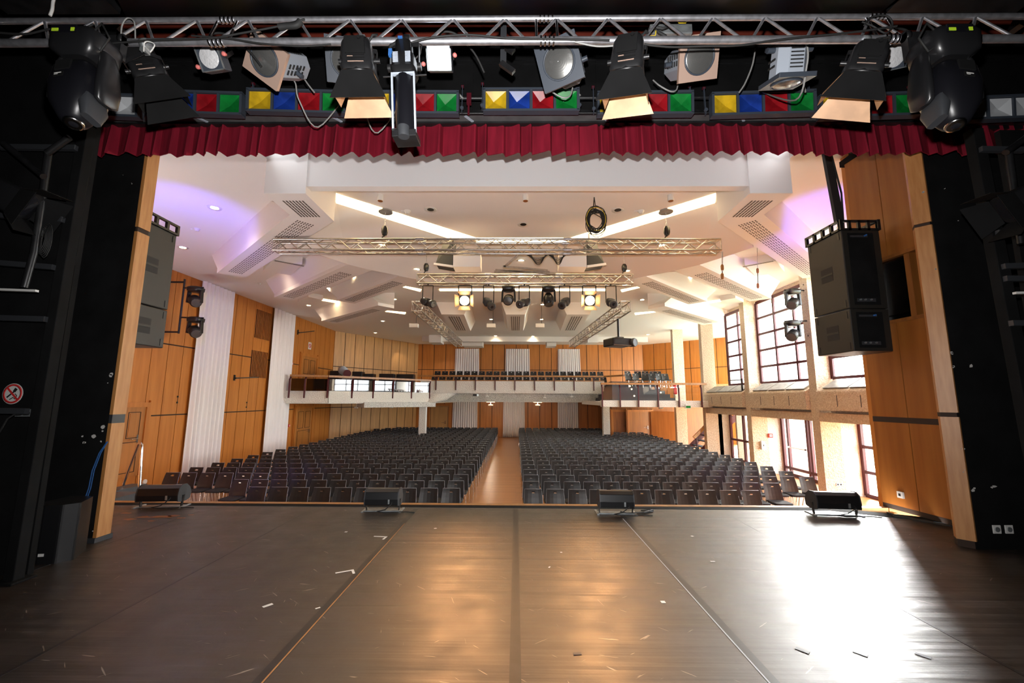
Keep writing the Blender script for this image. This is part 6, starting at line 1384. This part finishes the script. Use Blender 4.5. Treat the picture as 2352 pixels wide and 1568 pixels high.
# ================================================================ LIGHT
w = bpy.data.worlds.new('sky'); sc.world = w; w.use_nodes = True
bg = w.node_tree.nodes['Background']; bg.inputs[0].default_value = (.93, .97, 1, 1); bg.inputs[1].default_value = 20.0
def light(kind, name, loc, energy, col=(1, 1, 1), aim=None, size=.1, **k):
    d = bpy.data.lights.new(name, kind); d.energy = energy; d.color = col
    if kind == 'AREA': d.shape = 'RECTANGLE'; d.size = size if not isinstance(size, tuple) else size[0]; d.size_y = d.size if not isinstance(size, tuple) else size[1]
    elif kind != 'SUN': d.shadow_soft_size = size
    for a, b in k.items(): setattr(d, a, b)
    o = bpy.data.objects.new(name, d); COL.objects.link(o); o.location = loc
    if aim is not None: o.rotation_euler = (V(aim) - V(loc)).to_track_quat('-Z', 'Y').to_euler()
    return o
# daylight openings (portals only guide the sampling of the sky)
for i in range(3):
    y0, y1 = colY[i], colY[i + 1]
    p = light('AREA', 'window_portal', (XW + .2, (y0 + y1) / 2, 3.95), 1, aim=(0, (y0 + y1) / 2, 3.95), size=(y1 - y0, 3.4)); p.data.cycles.is_portal = True
    p = light('AREA', 'door_portal', (XG + .2, (y0 + y1) / 2, -.15), 1, aim=(0, (y0 + y1) / 2, -.15), size=(y1 - y0, 2.4)); p.data.cycles.is_portal = True
p = light('AREA', 'window_portal', (14.8, 24, 3.6), 1, aim=(0, 24, 3.6), size=(8.4, 3.6)); p.data.cycles.is_portal = True
WARM = (1, .82, .62)
for i, p in enumerate(DLP):
    light('SPOT', 'downlight_beam', p - V((0, 0, .03)), 62, WARM, p - V((0, 0, 3)), .06, spot_size=2.5, spot_blend=.8)
for c in LITP:
    light('SPOT', 'spotlight_beam', c + V((0, -.06, -.02)), 900, (1, .46, .17), V((c.x * .14, 1.7, 0)), .10, spot_size=.62, spot_blend=1.0)
# bright hazy sun behind thin cloud, shining in through the window wall
light('SUN', 'hazy_sun', (12, 18, 9), 54, (1, .98, .95), V((12, 18, 9)) - V((.56 * .9, .83 * .9, .42)), angle=math.radians(30))
# camera flash of the photographer
light('SPOT', 'camera_flash', (0.0, .02, 1.83), 1400, (1, .98, .97), (0, 4, 2.6), .022, spot_size=2.5, spot_blend=1.0)
# blue uplights by the flown loudspeakers
for x, tx in ((-6.0, -8.6), (5.75, 8.1)): light('SPOT', 'blue_uplight', (x, 7.1, 4.2), 520, (.16, .10, 1), (tx, 10.2, CE), .05, spot_size=1.5, spot_blend=1)
for x, y in ((-7.5, 7.6), (7.2, 7.4)): light('SPOT', 'blue_wash', (x * .8, 7.0, 3.5), 260, (.12, .08, 1), (x, 10.8, -.6), .05, spot_size=.9, spot_blend=1)
for px in (1127, 1235): light('POINT', 'balcony_bulb', U(px, 929, Y=29) + V((0, 0, .1)), 60, WARM, size=.1)
for px, py in ((860, 808), (925, 808), (1010, 815)): q = U(px, py - 20, Y=30); light('SPOT', 'wall_wash', V((q.x, 29.3, 5.6)), 90, WARM, V((q.x, 31, 3.5)), .05, spot_size=1.2, spot_blend=.6)
vs = sc.view_settings; vs.view_transform = 'Standard'; vs.look = 'None'; vs.gamma = 1; vs.exposure = 0.0; vs.use_curve_mapping = False
sc.cycles.use_denoising = True; sc.cycles.max_bounces = 8; sc.cycles.diffuse_bounces = 5; sc.cycles.sample_clamp_indirect = 6; sc.cycles.caustics_reflective = False; sc.cycles.caustics_refractive = False
